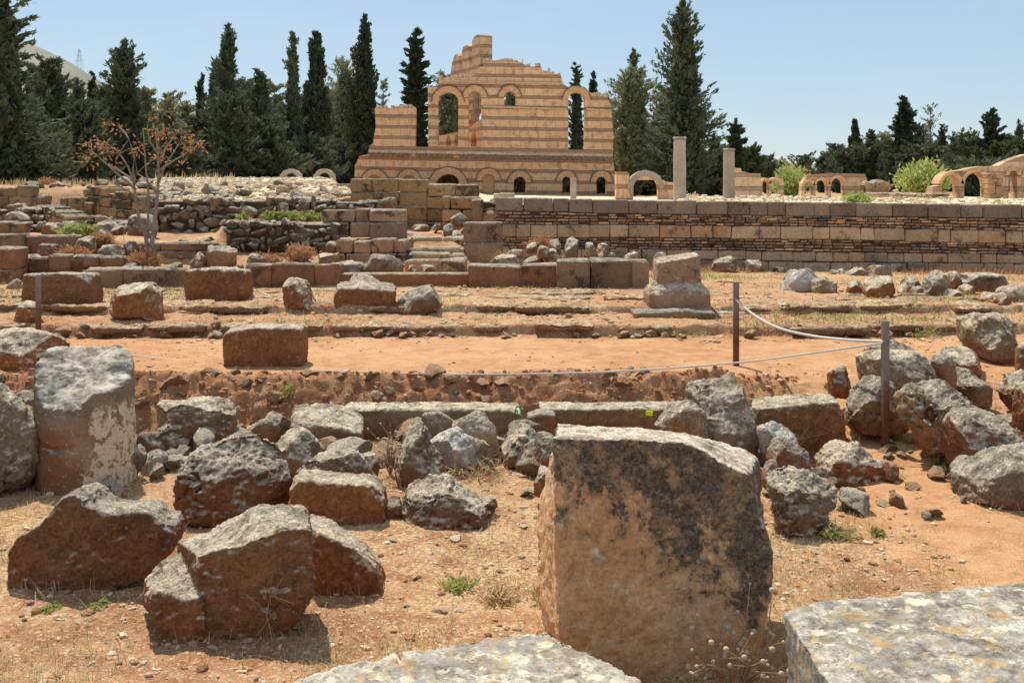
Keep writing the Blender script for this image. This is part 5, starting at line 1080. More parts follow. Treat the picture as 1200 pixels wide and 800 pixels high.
# loose stones: bank, path rim, ledge foot, trench, clearing
def loose(n, fx, fy, fs, mats, label, group, sq=1.0, name='loose_stone'):
    for _ in range(n):
        x = fx(); y = fy(x); small_stone(x, y, fs(), mats[rng.integers(len(mats))], label, group, sq=sq, name=name)
U = rng.uniform
loose(75, lambda: U(-3.6, 2.0), lambda x: U(9.12, 9.6), lambda: U(.06, .17) * (1.35 if U(0, 1) < .2 else 1), ['pebred'], 'reddish stone bedded in the cut earth bank', 'stones in the earth bank', name='bank_stone')
loose(26, lambda: U(-3.6, 2.2), lambda x: U(9.58, 9.8), lambda: U(.05, .11), ['chip', 'pebred'], 'small pale stone on the rim of the path above the bank', 'stones on the path rim', name='rim_stone')
loose(46, lambda: U(-5.2, 4.6), lambda x: U(11.8, 12.0), lambda: U(.07, .18), ['pebred', 'pebred', 'pebgrey'], 'small stone at the foot of the lower ledge', 'stones at the ledge foot', name='ledge_stone')
loose(36, lambda: U(-3.6, 1.2), lambda x: U(7.0, 8.7), lambda: U(.08, .2), ['pebgrey'], 'small grey stone filling gaps in the trench rubble', 'small stones in the trench rubble', name='trench_stone')
loose(38, lambda: U(1.7, 3.0), lambda x: U(6.6, 8.4) , lambda: U(.06, .14), ['pebgrey', 'pebred'], 'small stone between the boulders beside the path', 'small stones beside the path boulders', name='path_stone')
loose(34, lambda: U(-2.6, 2.2), lambda x: U(4.6, 6.6), lambda: U(.025, .06), ['chip'], 'chip of pale stone lying in the dry clearing', 'stone chips in the clearing', .5, name='stone_chip')
loose(24, lambda: U(-6, 6.5), lambda x: U(13.2, 15.0), lambda: U(.06, .16), ['chip'], 'flat stone chip on the platform floor', 'stone chips on the platform', .4, name='stone_chip')
loose(60, lambda: U(-8.2, -1.6), lambda x: U(15.7, 18.5), lambda: U(.1, .26), ['pebgrey', 'pebred', 'pebgrey'], 'small loose stone on the lower terraces', 'loose stones on the terraces', name='terrace_stone')
loose(60, lambda: U(-11, -6.5), lambda x: U(19.5, 27), lambda: U(.15, .4), ['pebgrey'], 'loose stone on the upper terraces among dry grass', 'loose stones on the upper terraces', name='terrace_stone')
loose(40, lambda: U(-6.6, -2.9), lambda x: U(21.3, 27), lambda: U(.12, .34), ['pebgrey', 'chip'], 'bigger loose stone lying on the pale rubble mound', 'bigger stones on the rubble mound', name='mound_stone')
loose(30, lambda: U(.2, 8.8), lambda x: U(18.3, 19.3), lambda: U(.06, .2), ['pebgrey'], 'small stone at the foot of the long striped wall', 'stones at the wall foot', name='wall_foot_stone')
for _ in range(46):
    x, y = U(-2.95, .45), U(7.5, 8.75); small_stone(x, y, U(.16, .36), ['pebgrey', 'pebgrey', 'grey', 'pebred'][rng.integers(4)], 'medium grey rubble stone packed between the bigger trench boulders', 'rubble stones packed in the trench', sq=1.25, name='rubble_stone')
for _ in range(16):
    x, y = U(1.6, 2.5), U(6.6, 8.2); small_stone(x, y, U(.12, .26), ['pebgrey', 'tan', 'pebred'][rng.integers(3)], 'medium rubble stone heaped beside the rope post path', 'rubble stones beside the path', sq=1.2, name='rubble_stone')
for px, row, s in ((533, 632, .10), (515, 718, .11), (615, 617, .08), (500, 617, .07), (1035, 592, .10), (1010, 582, .08), (935, 600, .05), (548, 690, .05)):
    Y = hit(px, row); small_stone((px - 600) / F * Y, Y, s, 'chip', 'flat cream stone flake on the bare ground of the clearing', 'cream flakes in the clearing', sq=.35, name='stone_flake')
# ------------------------------------------------------------------ trees
def leaf_quads(c, d, L, Wd):
    n = len(c); d = d / (np.linalg.norm(d, axis=1)[:, None] + 1e-9); r = rng.normal(size=(n, 3)); b = np.cross(d, r); b /= np.linalg.norm(b, axis=1)[:, None] + 1e-9
    L = np.broadcast_to(L, (n,))[:, None]; Wd = np.broadcast_to(Wd, (n,))[:, None]
    V = np.stack([c - d * L * .5, c + b * Wd * .5 - d * L * .05, c + d * L * .5, c - b * Wd * .5 - d * L * .05], 1).reshape(-1, 3)
    return V, np.arange(4 * n).reshape(-1, 4)
PROF = {
    'column': lambda t: np.minimum(1, ((1 - t) / .55) ** .8) * np.minimum(1, .55 + t * 3),
    'cone': lambda t: (1 - t) ** .62 * np.minimum(1, .72 + t * 2.2) + .02,
    'fir': lambda t: np.minimum((1 - t) ** .5, 3.2 * (1 - t)) + .02,
    'round': lambda t: np.sqrt(np.clip(1 - (2 * np.clip(t, 0, 1) * .93 - .9) ** 2, 0, 1)) * .95 + .05,
}
def tree(name, label, px, top, Y, hw, kind, mat, n=190, per=30, up=.5, leaf=(.36, .11), jit=.55, t0=.03, base=None, gap=0.0, group=None, trunk=True, dens=1.0):
    x = (px - 600) / F * Y; zb = gz(x, Y) if base is None else base; H = EYE - (top - HOR) / F * Y - zb; R = hw / F * Y
    root = empty(name, (x, Y, zb - .1), label, 'tree', group); tk = Acc(); lean = rng.normal(0, .012, 2)
    zz = np.linspace(0, H * .97, 9); cl = np.stack([lean[0] * zz + .06 * np.sin(zz * .8 + px), lean[1] * zz, zz], -1); rr = np.interp(zz / H, [0, 1], [max(.12, R * .08), .02]); tk.add(*tube(cl, rr, 7))
    Vs, Qs, nq = [], [], 0
    t = t0 + (1 - t0) * (1 - (1 - rng.random(n)) ** .75) if kind != 'round' else t0 + (1 - t0) * rng.random(n); t = np.clip(t, 0, .995); az = np.arange(n) * 2.39996 + rng.normal(0, .4, n)
    lobe = 1 + .60 * vnoise(np.stack([np.cos(az) * 1.3 + px, np.sin(az) * 1.3, t * 5.5], -1))     # uneven outline
    ln = R * PROF[kind](t) * lobe * rng.uniform(1 - jit, 1 + jit * .35, n) + .08
    for i in range(n):
        if gap and vnoise(np.array([[math.cos(az[i]) * 1.7 + px * .3, math.sin(az[i]) * 1.7, t[i] * 7]]))[0] > 1 - gap * 1.2: continue
        o = np.array([lean[0] * t[i] * H, lean[1] * t[i] * H, t[i] * H]); el = up * rng.uniform(.5, 1.4) * (1 if kind != 'fir' else (.25 + t[i])); dr = np.array([math.cos(az[i]) * math.cos(el), math.sin(az[i]) * math.cos(el), math.sin(el)])
        if kind == 'column': dr = np.array([math.cos(az[i]), math.sin(az[i]), 1.6 + up]); dr /= np.linalg.norm(dr); Lb = ln[i] * 1.5; o = o + np.array([math.cos(az[i]), math.sin(az[i]), 0]) * ln[i] * .45; o[2] = min(o[2], H - Lb * .9)
        else: Lb = ln[i]
        s = rng.random(int(per * dens * (.45 + .75 * ln[i] / R) + 3)) ** .62; m = len(s)
        c = o + dr * (s * Lb)[:, None] + np.array([0, 0, 1.0]) * (.16 * Lb * (s ** 2))[:, None] * (1 if kind in ('fir', 'cone') else -.2)
        sp = (.04 + .10 * Lb * (1.15 - s))[:, None]; c = c + rng.normal(size=(m, 3)) * sp * np.array([1, 1, .55 if kind != 'column' else 1.1])
        dd = dr + rng.normal(0, .55, (m, 3)) + np.array([0, 0, .35])
        V, Q = leaf_quads(c, dd, leaf[0] * rng.uniform(.6, 1.3, m), leaf[1] * rng.uniform(.7, 1.4, m)); Vs.append(V); Qs.append(Q + nq); nq += len(V)
        if i % 3 == 0 and kind != 'column': tk.add(*tube([o, o + dr * Lb * .5, o + dr * Lb * .92 + np.array([0, 0, .1 * Lb])], [.035 + .012 * Lb, .02, .008], 4, False))
    # thicker shaded foliage close to the stem
    m = int(n * 7 * dens); s = rng.random(m); r0 = R * PROF[kind](np.clip(s, 0, .99)) * np.sqrt(rng.random(m)) * (.5 if kind != 'column' else .8); a2 = rng.random(m) * 6.283
    c = np.stack([r0 * np.cos(a2), r0 * np.sin(a2), (t0 + (1 - t0) * s * .9) * H], -1); V, Q = leaf_quads(c, rng.normal(size=(m, 3)) + np.array([0, 0, .4]), leaf[0] * 1.5, leaf[1] * 2.4)
    if not gap or gap < .3: Vs.append(V); Qs.append(Q + nq); nq += len(V)
    link('crown', mesh_np('crown', np.concatenate(Vs), np.concatenate(Qs)), M[mat], parent=root)
    if trunk: link('trunk', tk.mesh('trunk', True), M['bark'], parent=root)
    return root
T = tree
T('fir_tree', 'tallest dark fir at the frame edge with a ragged open top', 4, -22, 44, 51.5, 'fir', 'con', 200, 34, .25, gap=.2)
T('fir_tree', 'broad dark fir standing in front of the hillside', 64, 70, 56, 44.8, 'fir', 'con', 260, 32, .55, (.42, .14))
T('fir_tree', 'dense dark fir low at the frame edge below the ragged one', 22, 112, 48, 44, 'cone', 'con', 210, 32, .5)
T('cypress_tree', 'thin dark cypress spike before the far hillside', 107, 82, 90, 5.5, 'column', 'cyp', 110, 14, leaf=(.5, .2))
T('fir_tree', 'pointed fir behind the bare orange-leaved tree', 145, 46, 60, 41.4, 'fir', 'con', 270, 30, .55)
T('grey_pine', 'small grey-green tree between the two large firs', 196, 110, 88, 26, 'round', 'olive', 150, 26, .7, gap=.2)
T('fir_tree', 'dark fir filling the gap behind the small grey-green tree', 182, 150, 66, 34, 'cone', 'con', 170, 28, .5)
T('pine_tree', 'tall airy pine with a feathery broken crown', 264, 30, 62, 36, 'cone', 'con', 250, 26, .95, (.36, .10), .5, gap=.22, dens=.9)
T('cypress_tree', 'thin cypress tip beside the airy pine', 235, 84, 74, 7, 'column', 'cyp', 90, 14)
T('fir_tree', 'low dark fir under the airy pine', 236, 128, 64, 30, 'cone', 'con', 180, 28, .5)
T('fir_tree', 'slim fir between the airy pine and the feathery spire', 307, 80, 66, 25.8, 'fir', 'con', 200, 26, .8)
T('fir_tree', 'feathery grey spire with a very thin top', 344, 36, 68, 19.0, 'fir', 'con', 190, 22, 1.0, (.34, .10), .45, gap=.15)
T('cypress_tree', 'smooth columnar cypress, the stouter of the two dark columns', 370, 37, 70, 13, 'column', 'cyp', 420, 20, .4, (.36, .13), .12)
T('grey_pine', 'pale olive pine between the two columnar cypresses', 404, 76, 104, 33, 'round', 'olive', 210, 30, .8, gap=.12)
T('cypress_tree', 'tallest columnar cypress beside the palace corner', 427, 16, 97, 17, 'column', 'cyp', 420, 22, .5, (.40, .14), .3)
T('grey_pine', 'sparse pale tree peeping over the palace corner', 449, 96, 96, 15, 'round', 'olive', 70, 16, .9, gap=.35, jit=.6)
T('fir_tree', 'tufted dark fir rising behind the broken palace window', 487, 31, 100, 26.9, 'fir', 'cyp', 210, 30, .15, (.55, .22), .4, gap=.12)
T('fir_tree', 'little fir tip above the palace wall', 533, 66, 112, 15.7, 'fir', 'con', 130, 18, .3, gap=.1)
T('grey_pine', 'olive pine seen through the tall palace arch', 525, 93, 104, 34, 'round', 'olive', 200, 32, .7)
T('grey_pine', 'grey-green pine showing in the small palace window', 598, 100, 108, 30, 'round', 'olive', 170, 26, .7, gap=.1)
T('fir_tree', 'dark fir filling the right-hand tall palace arch', 676, 71, 98, 17.9, 'fir', 'con', 220, 26, .3)
T('cypress_tree', 'thin twin-tipped cypress above the palace shoulder', 694, 80, 102, 6, 'column', 'cyp', 120, 14, leaf=(.5, .2))
T('grey_pine', 'broad grey-green pine beside the palace end', 742, 88, 84, 34, 'round', 'olive', 290, 32, .8, gap=.08)
T('fir_tree', 'dark fir spire rising out of the grey-green pine', 741, 54, 90, 22.4, 'fir', 'con', 190, 22, .7, gap=.1)
T('fir_tree', 'tallest broad fir behind the two column shafts', 802, -2, 80, 48.2, 'fir', 'con', 440, 34, .55, (.42, .13))
T('cedar_tree', 'dark tree with layered branches behind the shorter column', 862, 140, 84, 20, 'cone', 'cyp', 90, 34, .1, (.5, .2), gap=.25)
T('round_tree', 'rounded mid-green tree beside the shorter column', 880, 174, 86, 17, 'round', 'ever', 130, 28, .6)
T('cypress_tree', 'small stout cypress among the distant trees on the right', 1002, 140, 120, 7, 'column', 'cyp', 200, 18, .4, (.5, .2), .15)
T('fir_tree', 'pointed dark fir just right of the small stout cypress', 1019, 150, 122, 19.0, 'fir', 'con', 150, 26, .4)
T('fir_tree', 'tall dark fir between the orange arches, tallest of the distant right trees', 1058, 112, 118, 22.4, 'fir', 'cyp', 210, 30, .25, (.6, .24))
T('grey_pine', 'sparse airy tree behind the lime bush', 1090, 121, 128, 17, 'round', 'olive', 60, 14, .9, gap=.4, jit=.6)
T('fir_tree', 'dark fir behind the lime bush, lower than its neighbours', 1104, 144, 122, 17.9, 'fir', 'con', 150, 26, .4)
T('fir_tree', 'small dark fir right behind the arcade end', 1117, 156, 124, 13.4, 'fir', 'con', 120, 24, .5)
T('grey_pine', 'broad olive-dark tree over the arcade', 1138, 158, 126, 24, 'round', 'ever', 150, 28, .6, gap=.1)
T('fir_tree', 'pointed fir above the long arcade', 1161, 127, 122, 22.4, 'fir', 'cyp', 200, 30, .35, (.6, .24))
T('grey_pine', 'ragged grey tree at the frame edge above the arcade', 1194, 138, 126, 22, 'cone', 'con', 130, 24, .8, gap=.2)
T('grey_pine', 'tree past the ragged grey one, mostly outside the picture', 1236, 130, 124, 26, 'fir', 'con', 150, 26, .5)
for px, top, Y, hw, kd, mt, l in ((90, 90, 76, 24, 'fir', 'con', 'fir standing before the hillside beside the thin cypress spike'), (124, 104, 80, 22, 'round', 'con', 'rounded dark tree between the thin cypress and the pointed fir'), (36, 74, 62, 22, 'fir', 'con', 'fir between the ragged fir and the broad one'), (168, 104, 84, 22, 'round', 'olive', 'olive tree on the shoulder of the pointed fir'),
        (216, 120, 92, 18, 'round', 'olive', 'olive tree in the gap before the airy pine'), (290, 96, 84, 26, 'round', 'con', 'round dark crown behind the slim fir'), (325, 100, 90, 22, 'round', 'olive', 'olive crown behind the feathery spire'), (388, 110, 106, 26, 'round', 'olive', 'pale olive crown low between the two columns'), (356, 112, 92, 20, 'fir', 'con', 'fir filling the gap behind the stouter cypress'), (250, 70, 80, 24, 'cone', 'con', 'broken-topped pine behind the airy one'),
        (775, 110, 92, 26, 'round', 'olive', 'olive crown between the grey-green pine and the broad fir'), (715, 120, 100, 20, 'round', 'olive', 'olive crown just behind the palace end'), (838, 160, 90, 22, 'fir', 'con', 'fir between the broad fir and the layered tree'), (1076, 150, 130, 20, 'round', 'con', 'dark crown right of the tall dark fir'), (980, 172, 124, 18, 'round', 'con', 'dark crown before the small stout cypress'), (1182, 158, 130, 22, 'fir', 'con', 'dark fir at the end of the arcade trees'), (914, 190, 130, 16, 'round', 'olive', 'low olive crown behind the bright green bush'), (942, 184, 136, 18, 'round', 'con', 'low dark crown between the bright bush and the far cypress'), (896, 184, 120, 14, 'round', 'con', 'low dark crown next to the rounded mid-green tree'), (1036, 158, 132, 18, 'round', 'olive', 'olive crown behind the pointed fir'), (1128, 150, 134, 18, 'cone', 'olive', 'olive pine behind the small dark fir')):
    T('fir_tree' if kd == 'fir' else 'grey_pine' if mt == 'olive' else 'dark_pine', l, px, top, Y, hw, kd, mt, 170, 30, .6, gap=.08)
wb = ['dark bushy evergreen between the airy pine and the fir behind the bare tree', 'dark bushy evergreen under the firs at the frame edge', 'dark bushy evergreen below the slim fir', 'dark bushy evergreen at the foot of the stouter cypress', 'dark bushy evergreen at the palace corner', 'dark bushy evergreen beneath the broad fir', 'dark bushy evergreen below the airy pine']
for (px, top, Y, hw), l in zip(((208, 158, 58, 36), (36, 150, 46, 46), (316, 150, 62, 40), (362, 158, 66, 36), (402, 166, 96, 30), (96, 140, 54, 44), (272, 130, 60, 42)), wb): T('evergreen_bush', l, px, top + rng.uniform(-22, 12), Y, hw, 'fir', 'con', 200, 30, .6, (.40, .14))
wr = ['dark bush under the small stout cypress', 'dark bush left of the cypress, lower', 'wide dark bush beneath the pointed fir', 'bush behind the three-arched ruin', 'bush in front of the olive-dark tree', 'dark bush behind the lime bush', 'bush under the pointed fir of the arcade', 'dark bush at the end of the distant tree row', 'small dark bush near the rounded tree']
for (px, top, Y, hw), l in zip(((990, 182, 112, 26), (966, 186, 116, 16), (1022, 168, 112, 28), (1046, 184, 108, 20), (1140, 178, 116, 26), (1088, 172, 114, 28), (1172, 170, 116, 26), (1204, 168, 116, 26), (902, 192, 104, 12)), wr): T('evergreen_bush', l, px, top, Y, hw, 'round', 'con' if px < 1100 else 'ever', 130, 28, .5, (.55, .22))
wd = ['dark thicket tree seen through the gateway', 'dark tree seen through the big central arch', 'dark tree behind the columns', 'dark tree behind the small arched windows', 'dark tree showing through the last lower window', 'dark tree behind the arcade opening']
for (px, top, Y, hw), l in zip(((758, 176, 92, 36), (525, 186, 100, 30), (835, 182, 94, 40), (640, 190, 100, 46), (705, 186, 100, 26), (1148, 196, 80, 40)), wd): T('evergreen_bush', l, px, top, Y, hw, 'round', 'con', 150, 32, .5, (.55, .22), t0=.0)

for px, hw, l in ((608, 13, 'low dark bush behind the middle small palace window'), (664, 12, 'low dark bush behind the palace window by the column stub'), (524, 20, 'low dark bush behind the big central arch')): T('evergreen_bush', l, px, 203, 87, hw, 'round', 'con', 110, 24, .5, (.4, .16))
# bare tree with orange seed clusters
def bare_tree():
    Y = 16.3; sc = Y / F; bx = (174 - 600) * sc; zb = EYE - (309 - HOR) * sc; root = empty('bare_tree', (bx, Y, zb), 'slender bare tree with rusty orange leaf clusters on pale branches', 'tree'); tk = Acc(); tips = []
    def P(px, row, dy=0.0): return np.array([(px - 174) * sc, dy, (309 - row) * sc])
    def br(pts, r0, r1): tk.add(*tube(pts, np.linspace(r0, r1, len(pts)), 7)); tips.append(pts[-1])
    br([P(174, 309), P(173, 290), P(170, 272), P(163, 255), P(159, 235), P(157, 215), P(150, 195), P(140, 180)], .036, .010)
    br([P(176, 309), P(178, 285), P(181, 262), P(184, 235), P(186, 205), P(185, 180), P(183, 155)], .040, .010)
    br([P(172, 280, .05), P(171, 255, .1), P(170, 225, .15), P(166, 200, .2), P(163, 176, .25), P(160, 150, .3)], .022, .007)
    br([P(159, 222), P(148, 208, -.2), P(135, 194, -.3), P(120, 178, -.4)], .022, .006)
    br([P(157, 212), P(142, 205, .2), P(126, 197, .35), P(110, 190, .4)], .018, .005)
    br([P(158, 216), P(164, 200, -.3), P(168, 185, -.4), P(165, 165, -.5)], .018, .005)
    br([P(184, 228), P(172, 216, .2), P(160, 208, .3), P(150, 203, .4)], .018, .006)
    br([P(185, 215), P(196, 200, -.2), P(205, 188, -.3), P(218, 172, -.4)], .022, .006)
    br([P(186, 200), P(199, 188, .2), P(210, 180, .3), P(228, 165, .4)], .018, .005)
    br([P(186, 190), P(190, 172, .2), P(200, 155, .3), P(206, 142, .3)], .016, .005)
    br([P(185, 180), P(178, 166, -.1), P(178, 150, -.2), P(181, 132, -.2)], .014, .004)
    br([P(172, 240), P(160, 226, -.2), P(148, 218, -.3), P(140, 214, -.3)], .016, .005)
    pts = [(a, b) for a, b in ((112, 160), (108, 168), (118, 166), (104, 178), (122, 172), (130, 170), (135, 168), (150, 152), (145, 150), (155, 145), (158, 164), (150, 175), (166, 172), (176, 150), (180, 140), (184, 152), (190, 158), (186, 128), (196, 150), (203, 153), (210, 160), (214, 168), (222, 165), (230, 164), (234, 168), (226, 158), (186, 175), (180, 178), (190, 186), (150, 190), (108, 188), (116, 184), (200, 192), (212, 178), (140, 176), (172, 184), (218, 150), (192, 170))]
    c = []; d = []
    for a, b in pts:
        q = P(a + rng.normal(0, 1.5), b + rng.normal(0, 1.5), rng.normal(0, .35)); i = min(range(len(tips)), key=lambda k: np.linalg.norm(tips[k] - q)); s = tips[i]
        tk.add(*tube([s, (s + q) / 2 + np.array([0, 0, .03]), q], [.006, .004, .003], 4, False))
        for _ in range(15): dv = rng.normal(size=3) * np.array([1, 1, .8]) + np.array([0, 0, -.3]); c.append(q + dv * .06 + np.array([0, 0, -.02])); d.append(dv)
    V, Q = leaf_quads(np.array(c), np.array(d),   .068 * rng.uniform(.6, 1.3, len(c)), .026 * rng.uniform(.6, 1.3, len(c)))
    link('trunk', tk.mesh('trunk', True), M['palebark'], parent=root); link('crown', mesh_np('crown', V, Q), M['rust'], parent=root)
bare_tree()

def bush(name, label, px, base, Y, hw, top, mat, n, leaf, spread=.5, cat='bush', lv=16, stem='stalk'):
    x = (px - 600) / F * Y; zb = gz(x, Y) if base is None else EYE - (base - HOR) / F * Y; H = EYE - (top - HOR) / F * Y - zb; R = hw / F * Y; root = empty(name, (x, Y, zb - .02), label, cat); st = Acc(); c, d = [], []
    for i in range(n):
        a = rng.uniform(0, 6.283); rr = R * math.sqrt(rng.random()); h = H * rng.uniform(.55, 1.0) * (1 - .45 * (rr / R) ** 2); tip = np.array([math.cos(a) * rr, math.sin(a) * rr, h]); o = tip * np.array([.25, .25, 0]); mid = (o + tip) / 2 * np.array([.85, .85, 1.1]); st.add(*tube([o, mid, tip], [.004 + .008 * H * .3, .003 + .003 * H * .3, .002], 4, False))
        for s in rng.random(lv) ** .6: p = o * (1 - s) ** 2 + 2 * mid * s * (1 - s) + tip * s * s; c.append(p + rng.normal(0, .05 * R + .3 * leaf[0], 3)); d.append((tip - o) / H + rng.normal(0, spread, 3))
    V, Q = leaf_quads(np.array(c), np.array(d), leaf[0] * rng.uniform(.6, 1.3, len(c)), leaf[1] * rng.uniform(.7, 1.3, len(c)))
    link('foliage', mesh_np('foliage', V, Q), M[mat], parent=root); link('stems', st.mesh('stems', True), M[stem], parent=root); return root
bush('lime_bush', 'bright lime-green bush with upright shoots beside the long arcade', 1082, 232, 60, 36, 183, 'lime', 170, (.34, .10), .45)
bush('lime_bush', 'bright green bush behind the small double arch', 927, 232, 62, 24, 190, 'lime', 120, (.34, .10), .6)
bush('grey_shrub', 'leafless pale shrub tips over the bright green bush', 928, 225, 66, 27, 176, 'straw', 46, (.2, .03), .8, lv=8)
bush('green_weed', 'yellow-green weed patch on top of the long striped wall', 1005, 237, 22, 15, 227, 'lime', 60, (.10, .04), .7, 'weed')
for i, (px, b, Y, hw, top, lab) in enumerate(((318, 259, 19.7, 12, 247, 'green weeds between the two rubble walls, left clump'), (342, 259, 19.8, 14, 246, 'green weeds between the two rubble walls, middle clump'), (366, 259, 19.7, 11, 249, 'green weeds between the two rubble walls, right clump'),
        (285, 262, 19.6, 8, 250, 'green weed at the start of the lower rubble wall'), (86, 275, 18.3, 16, 263, 'yellow-green grass patch above the dark red wall'), (102, 275, 18.4, 12, 261, 'green weeds at the end of the yellow-green grass patch'), (130, 222, 32, 18, 214, 'green grass tuft on the terrace crest'))):
    bush('green_weed', lab, px, b, Y, hw, top, 'weed', 60, (.09, .035), .8, 'weed')
for px, b, Y, hw, top, lab in ((170, 312, 16.2, 20, 292, 'orange dry shoots round the bare tree foot'), (118, 284, 17.5, 14, 274, 'orange dry grass behind the square dark block'), (85, 300, 16.7, 22, 291, 'orange dry grass on the lower terrace'), (315, 311, 17, 16, 297, 'reddish dry shoots below the lower rubble wall'), (350, 306, 17.3, 18, 283, 'rusty dry bush at the end of the lower rubble wall'),
        (634, 292, 17.6, 16, 277, 'reddish dry grass at the heap of boulders'), (590, 306, 16.8, 10, 296, 'rusty dry grass at the pink step pier'), (55, 221, 31, 12, 206, 'brown dry bush on the terrace crest')):
    bush('dry_bush', lab, px, b, Y, hw, top, 'reddry', 60, (.10, .022), .7, 'dry bush')
for px, row, hw, h, lab in ((640, 706, 26, 34, 'green weed with small leaves beside the black-crusted block'), (586, 706, 24, 26, 'tangled brown dry plant in the clearing'), (120, 712, 16, 14, 'low green weed before the notched red-brown block'), (60, 716, 12, 10, 'tiny green weed near the frame edge'), (535, 690, 26, 18, 'thin green weed in the middle of the clearing'),
        (335, 470, 13, 26, 'green weed on the cut earth bank'), (980, 630, 34, 22, 'thin green grass tuft beside the lichen rock'), (1028, 627, 9, 12, 'dark green tuft on the trodden path'), (1075, 520, 26, 20, 'green weed at the craggy orange boulder'), (1052, 476, 16, 18, 'green leaves by the rope post'), (975, 455, 10, 12, 'green weed by the small brown stone'),
        (560, 560, 40, 26, 'dry yellowish tuft behind the low lichen boulder'), (435, 585, 18, 40, 'dry straw tuft beside the red tilted slab'), (1085, 395, 36, 16, 'green weeds under the tilted boulder'), (800, 395, 30, 14, 'green weeds at the foot of the pedestal step'), (1100, 545, 12, 26, 'grey-green weed at the red boulder')):
    dry = 'dry' in lab; Y = hit(px, row); bush('dry_plant' if dry else 'green_weed', lab, px, None, Y, hw, row - h, 'straw' if dry else 'weed', 40 if dry else 26, (.034 if not dry else .07, .014 if not dry else .006), .9, 'plant' if dry else 'weed', lv=9)
# dry thistle stalks with pale seed heads
def thistle(label, px, row, n, h, r, Y=None, heads=True, name='dry_thistle'):
    Y = Y or hit(px, row); x = (px - 600) / F * Y; root = empty(name, (x, Y, gz(x, Y)), label, 'dry plant'); st, hd = Acc(), []; V0, T0 = ico(1)
    for i in range(n):
        a = rng.uniform(0, 6.283); t = np.array([math.cos(a) * r * rng.uniform(.3, 1), math.sin(a) * r * rng.uniform(.2, .7), h * rng.uniform(.5, 1)]); m = t * np.array([.35, .35, .6]) + rng.normal(0, .02, 3); st.add(*tube([np.zeros(3), m, t], [.005, .004, .0025], 5, False))
        for k in range(3):
            q = t + rng.normal(0, .05, 3); st.add(*tube([m * .3 + t * .7, q], [.0025, .0018], 4, False)); hd.append((q, rng.uniform(.006, .013)))
    link('stalks', st.mesh('stalks', True), M['stalk'], parent=root)
    if heads:
        me = mesh_np('seed_head', V0, None, T0, True); me.materials.append(M['seed'])
        for q, r in hd: o = link('seed_head', me, None, parent=root); o.location = q; o.scale = (r, r, r)
thistle('dry thistle with pale round seed heads at the foot of the black-crusted block', 858, 806, 22, .30, .22, Y=4.2)
thistle('thin dry seed stalk before the notched red-brown block', 128, 684, 6, .17, .10)
thistle('dry straw stalks in the shadow of the tilted brown block', 318, 748, 12, .24, .12, heads=False, name='dry_stalks')
thistle('dry pinkish thistle head beside the flat-topped brown block', 925, 542, 7, .34, .2, heads=False, name='dry_stalks')
thistle('upright brown dry plant beside the grey pyramid', 458, 560, 10, .30, .07)

# ------------------------------------------------------------------ posts, ropes, pylon
def post(px, base, top, w, label, group=None):
    Y = hit(px, base); x = (px - 600) / F * Y; zb = gz(x, Y); h = EYE - (top - HOR) / F * Y - zb; r = w / F * Y / 2; root = empty('rope_post', (x, Y, zb - .05), label, 'post', group); acc = Acc()
    for (a, b) in (((0, -r * .75, (h + .05) / 2), (r, r * .22, (h + .05) / 2)), ((-r * .78, 0, (h + .05) / 2), (r * .22, r * .72, (h + .05) / 2))): acc.add(*cbox(a, b, .002, .12 * (px % 3 - 1)))   # angle iron
    link('angle_bar', acc.mesh('angle_bar', False), M['rust_iron'], parent=root)
    V, Q, Tt = tube([(-r * 1.3, -r * 1.3, h - .10), (r * 1.3, -r * 1.3, h - .10)], [.006, .006], 6); acc = Acc(); acc.add(V, Q, Tt); link('rope_bolt', acc.mesh('rope_bolt', True), M['rust_iron'], parent=root); return Y
y1 = post(1037.5, 527, 376, 8, 'rusty iron rope post standing among the boulders')
y2 = post(862.5, 428, 330, 6.5, 'rusty iron rope post on the far side of the orange path')
y3 = post(46, 412, 322, 6.5, 'rusty iron rope post near the frame edge behind the flat-topped boulder')
def rope(label, pts, r, name='rope'):
    P = np.array([W(*p) for p in pts]); t = np.linspace(0, 1, len(P)); tt = np.linspace(0, 1, 90)
    from mathutils import interpolate
    # Catmull-Rom through the hanging points
    out = []
    for s in tt:
        f = s * (len(P) - 1); i = min(int(f), len(P) - 2); u = f - i; p0, p1, p2, p3 = P[max(i - 1, 0)], P[i], P[i + 1], P[min(i + 2, len(P) - 1)]
        out.append(.5 * (2 * p1 + (p2 - p0) * u + (2 * p0 - 5 * p1 + 4 * p2 - p3) * u * u + (3 * p1 - p0 - 3 * p2 + p3) * u ** 3))
    o = link(name, (lambda A: (A.add(*tube(np.array(out), r, 6)), A.mesh(name, True))[1])(Acc()), M['rope']); tagp(o, label, 'rope', None, 'thing')
rope('long white rope sagging low across the whole earth bank', [(-120, 384, y3 + .25), (46, 404, y3 - .05), (140, 415, y3 - .25), (260, 426, 10.3), (380, 434, 9.9), (500, 438, 9.55), (620, 438, 9.3), (740, 434, 9.05), (862, 425, 8.8), (950, 414, y1 + .15), (1037, 401.5, y1 - .02)], 0.0075)
rope('short white rope hanging between the two posts beside the path', [(862.5, 351, y2 - .02), (885, 370, y2 - .3), (915, 385, y2 - .75), (955, 394, y2 - 1.2), (1000, 398.5, y1 + .3), (1037, 400, y1 - .02)], .0115)
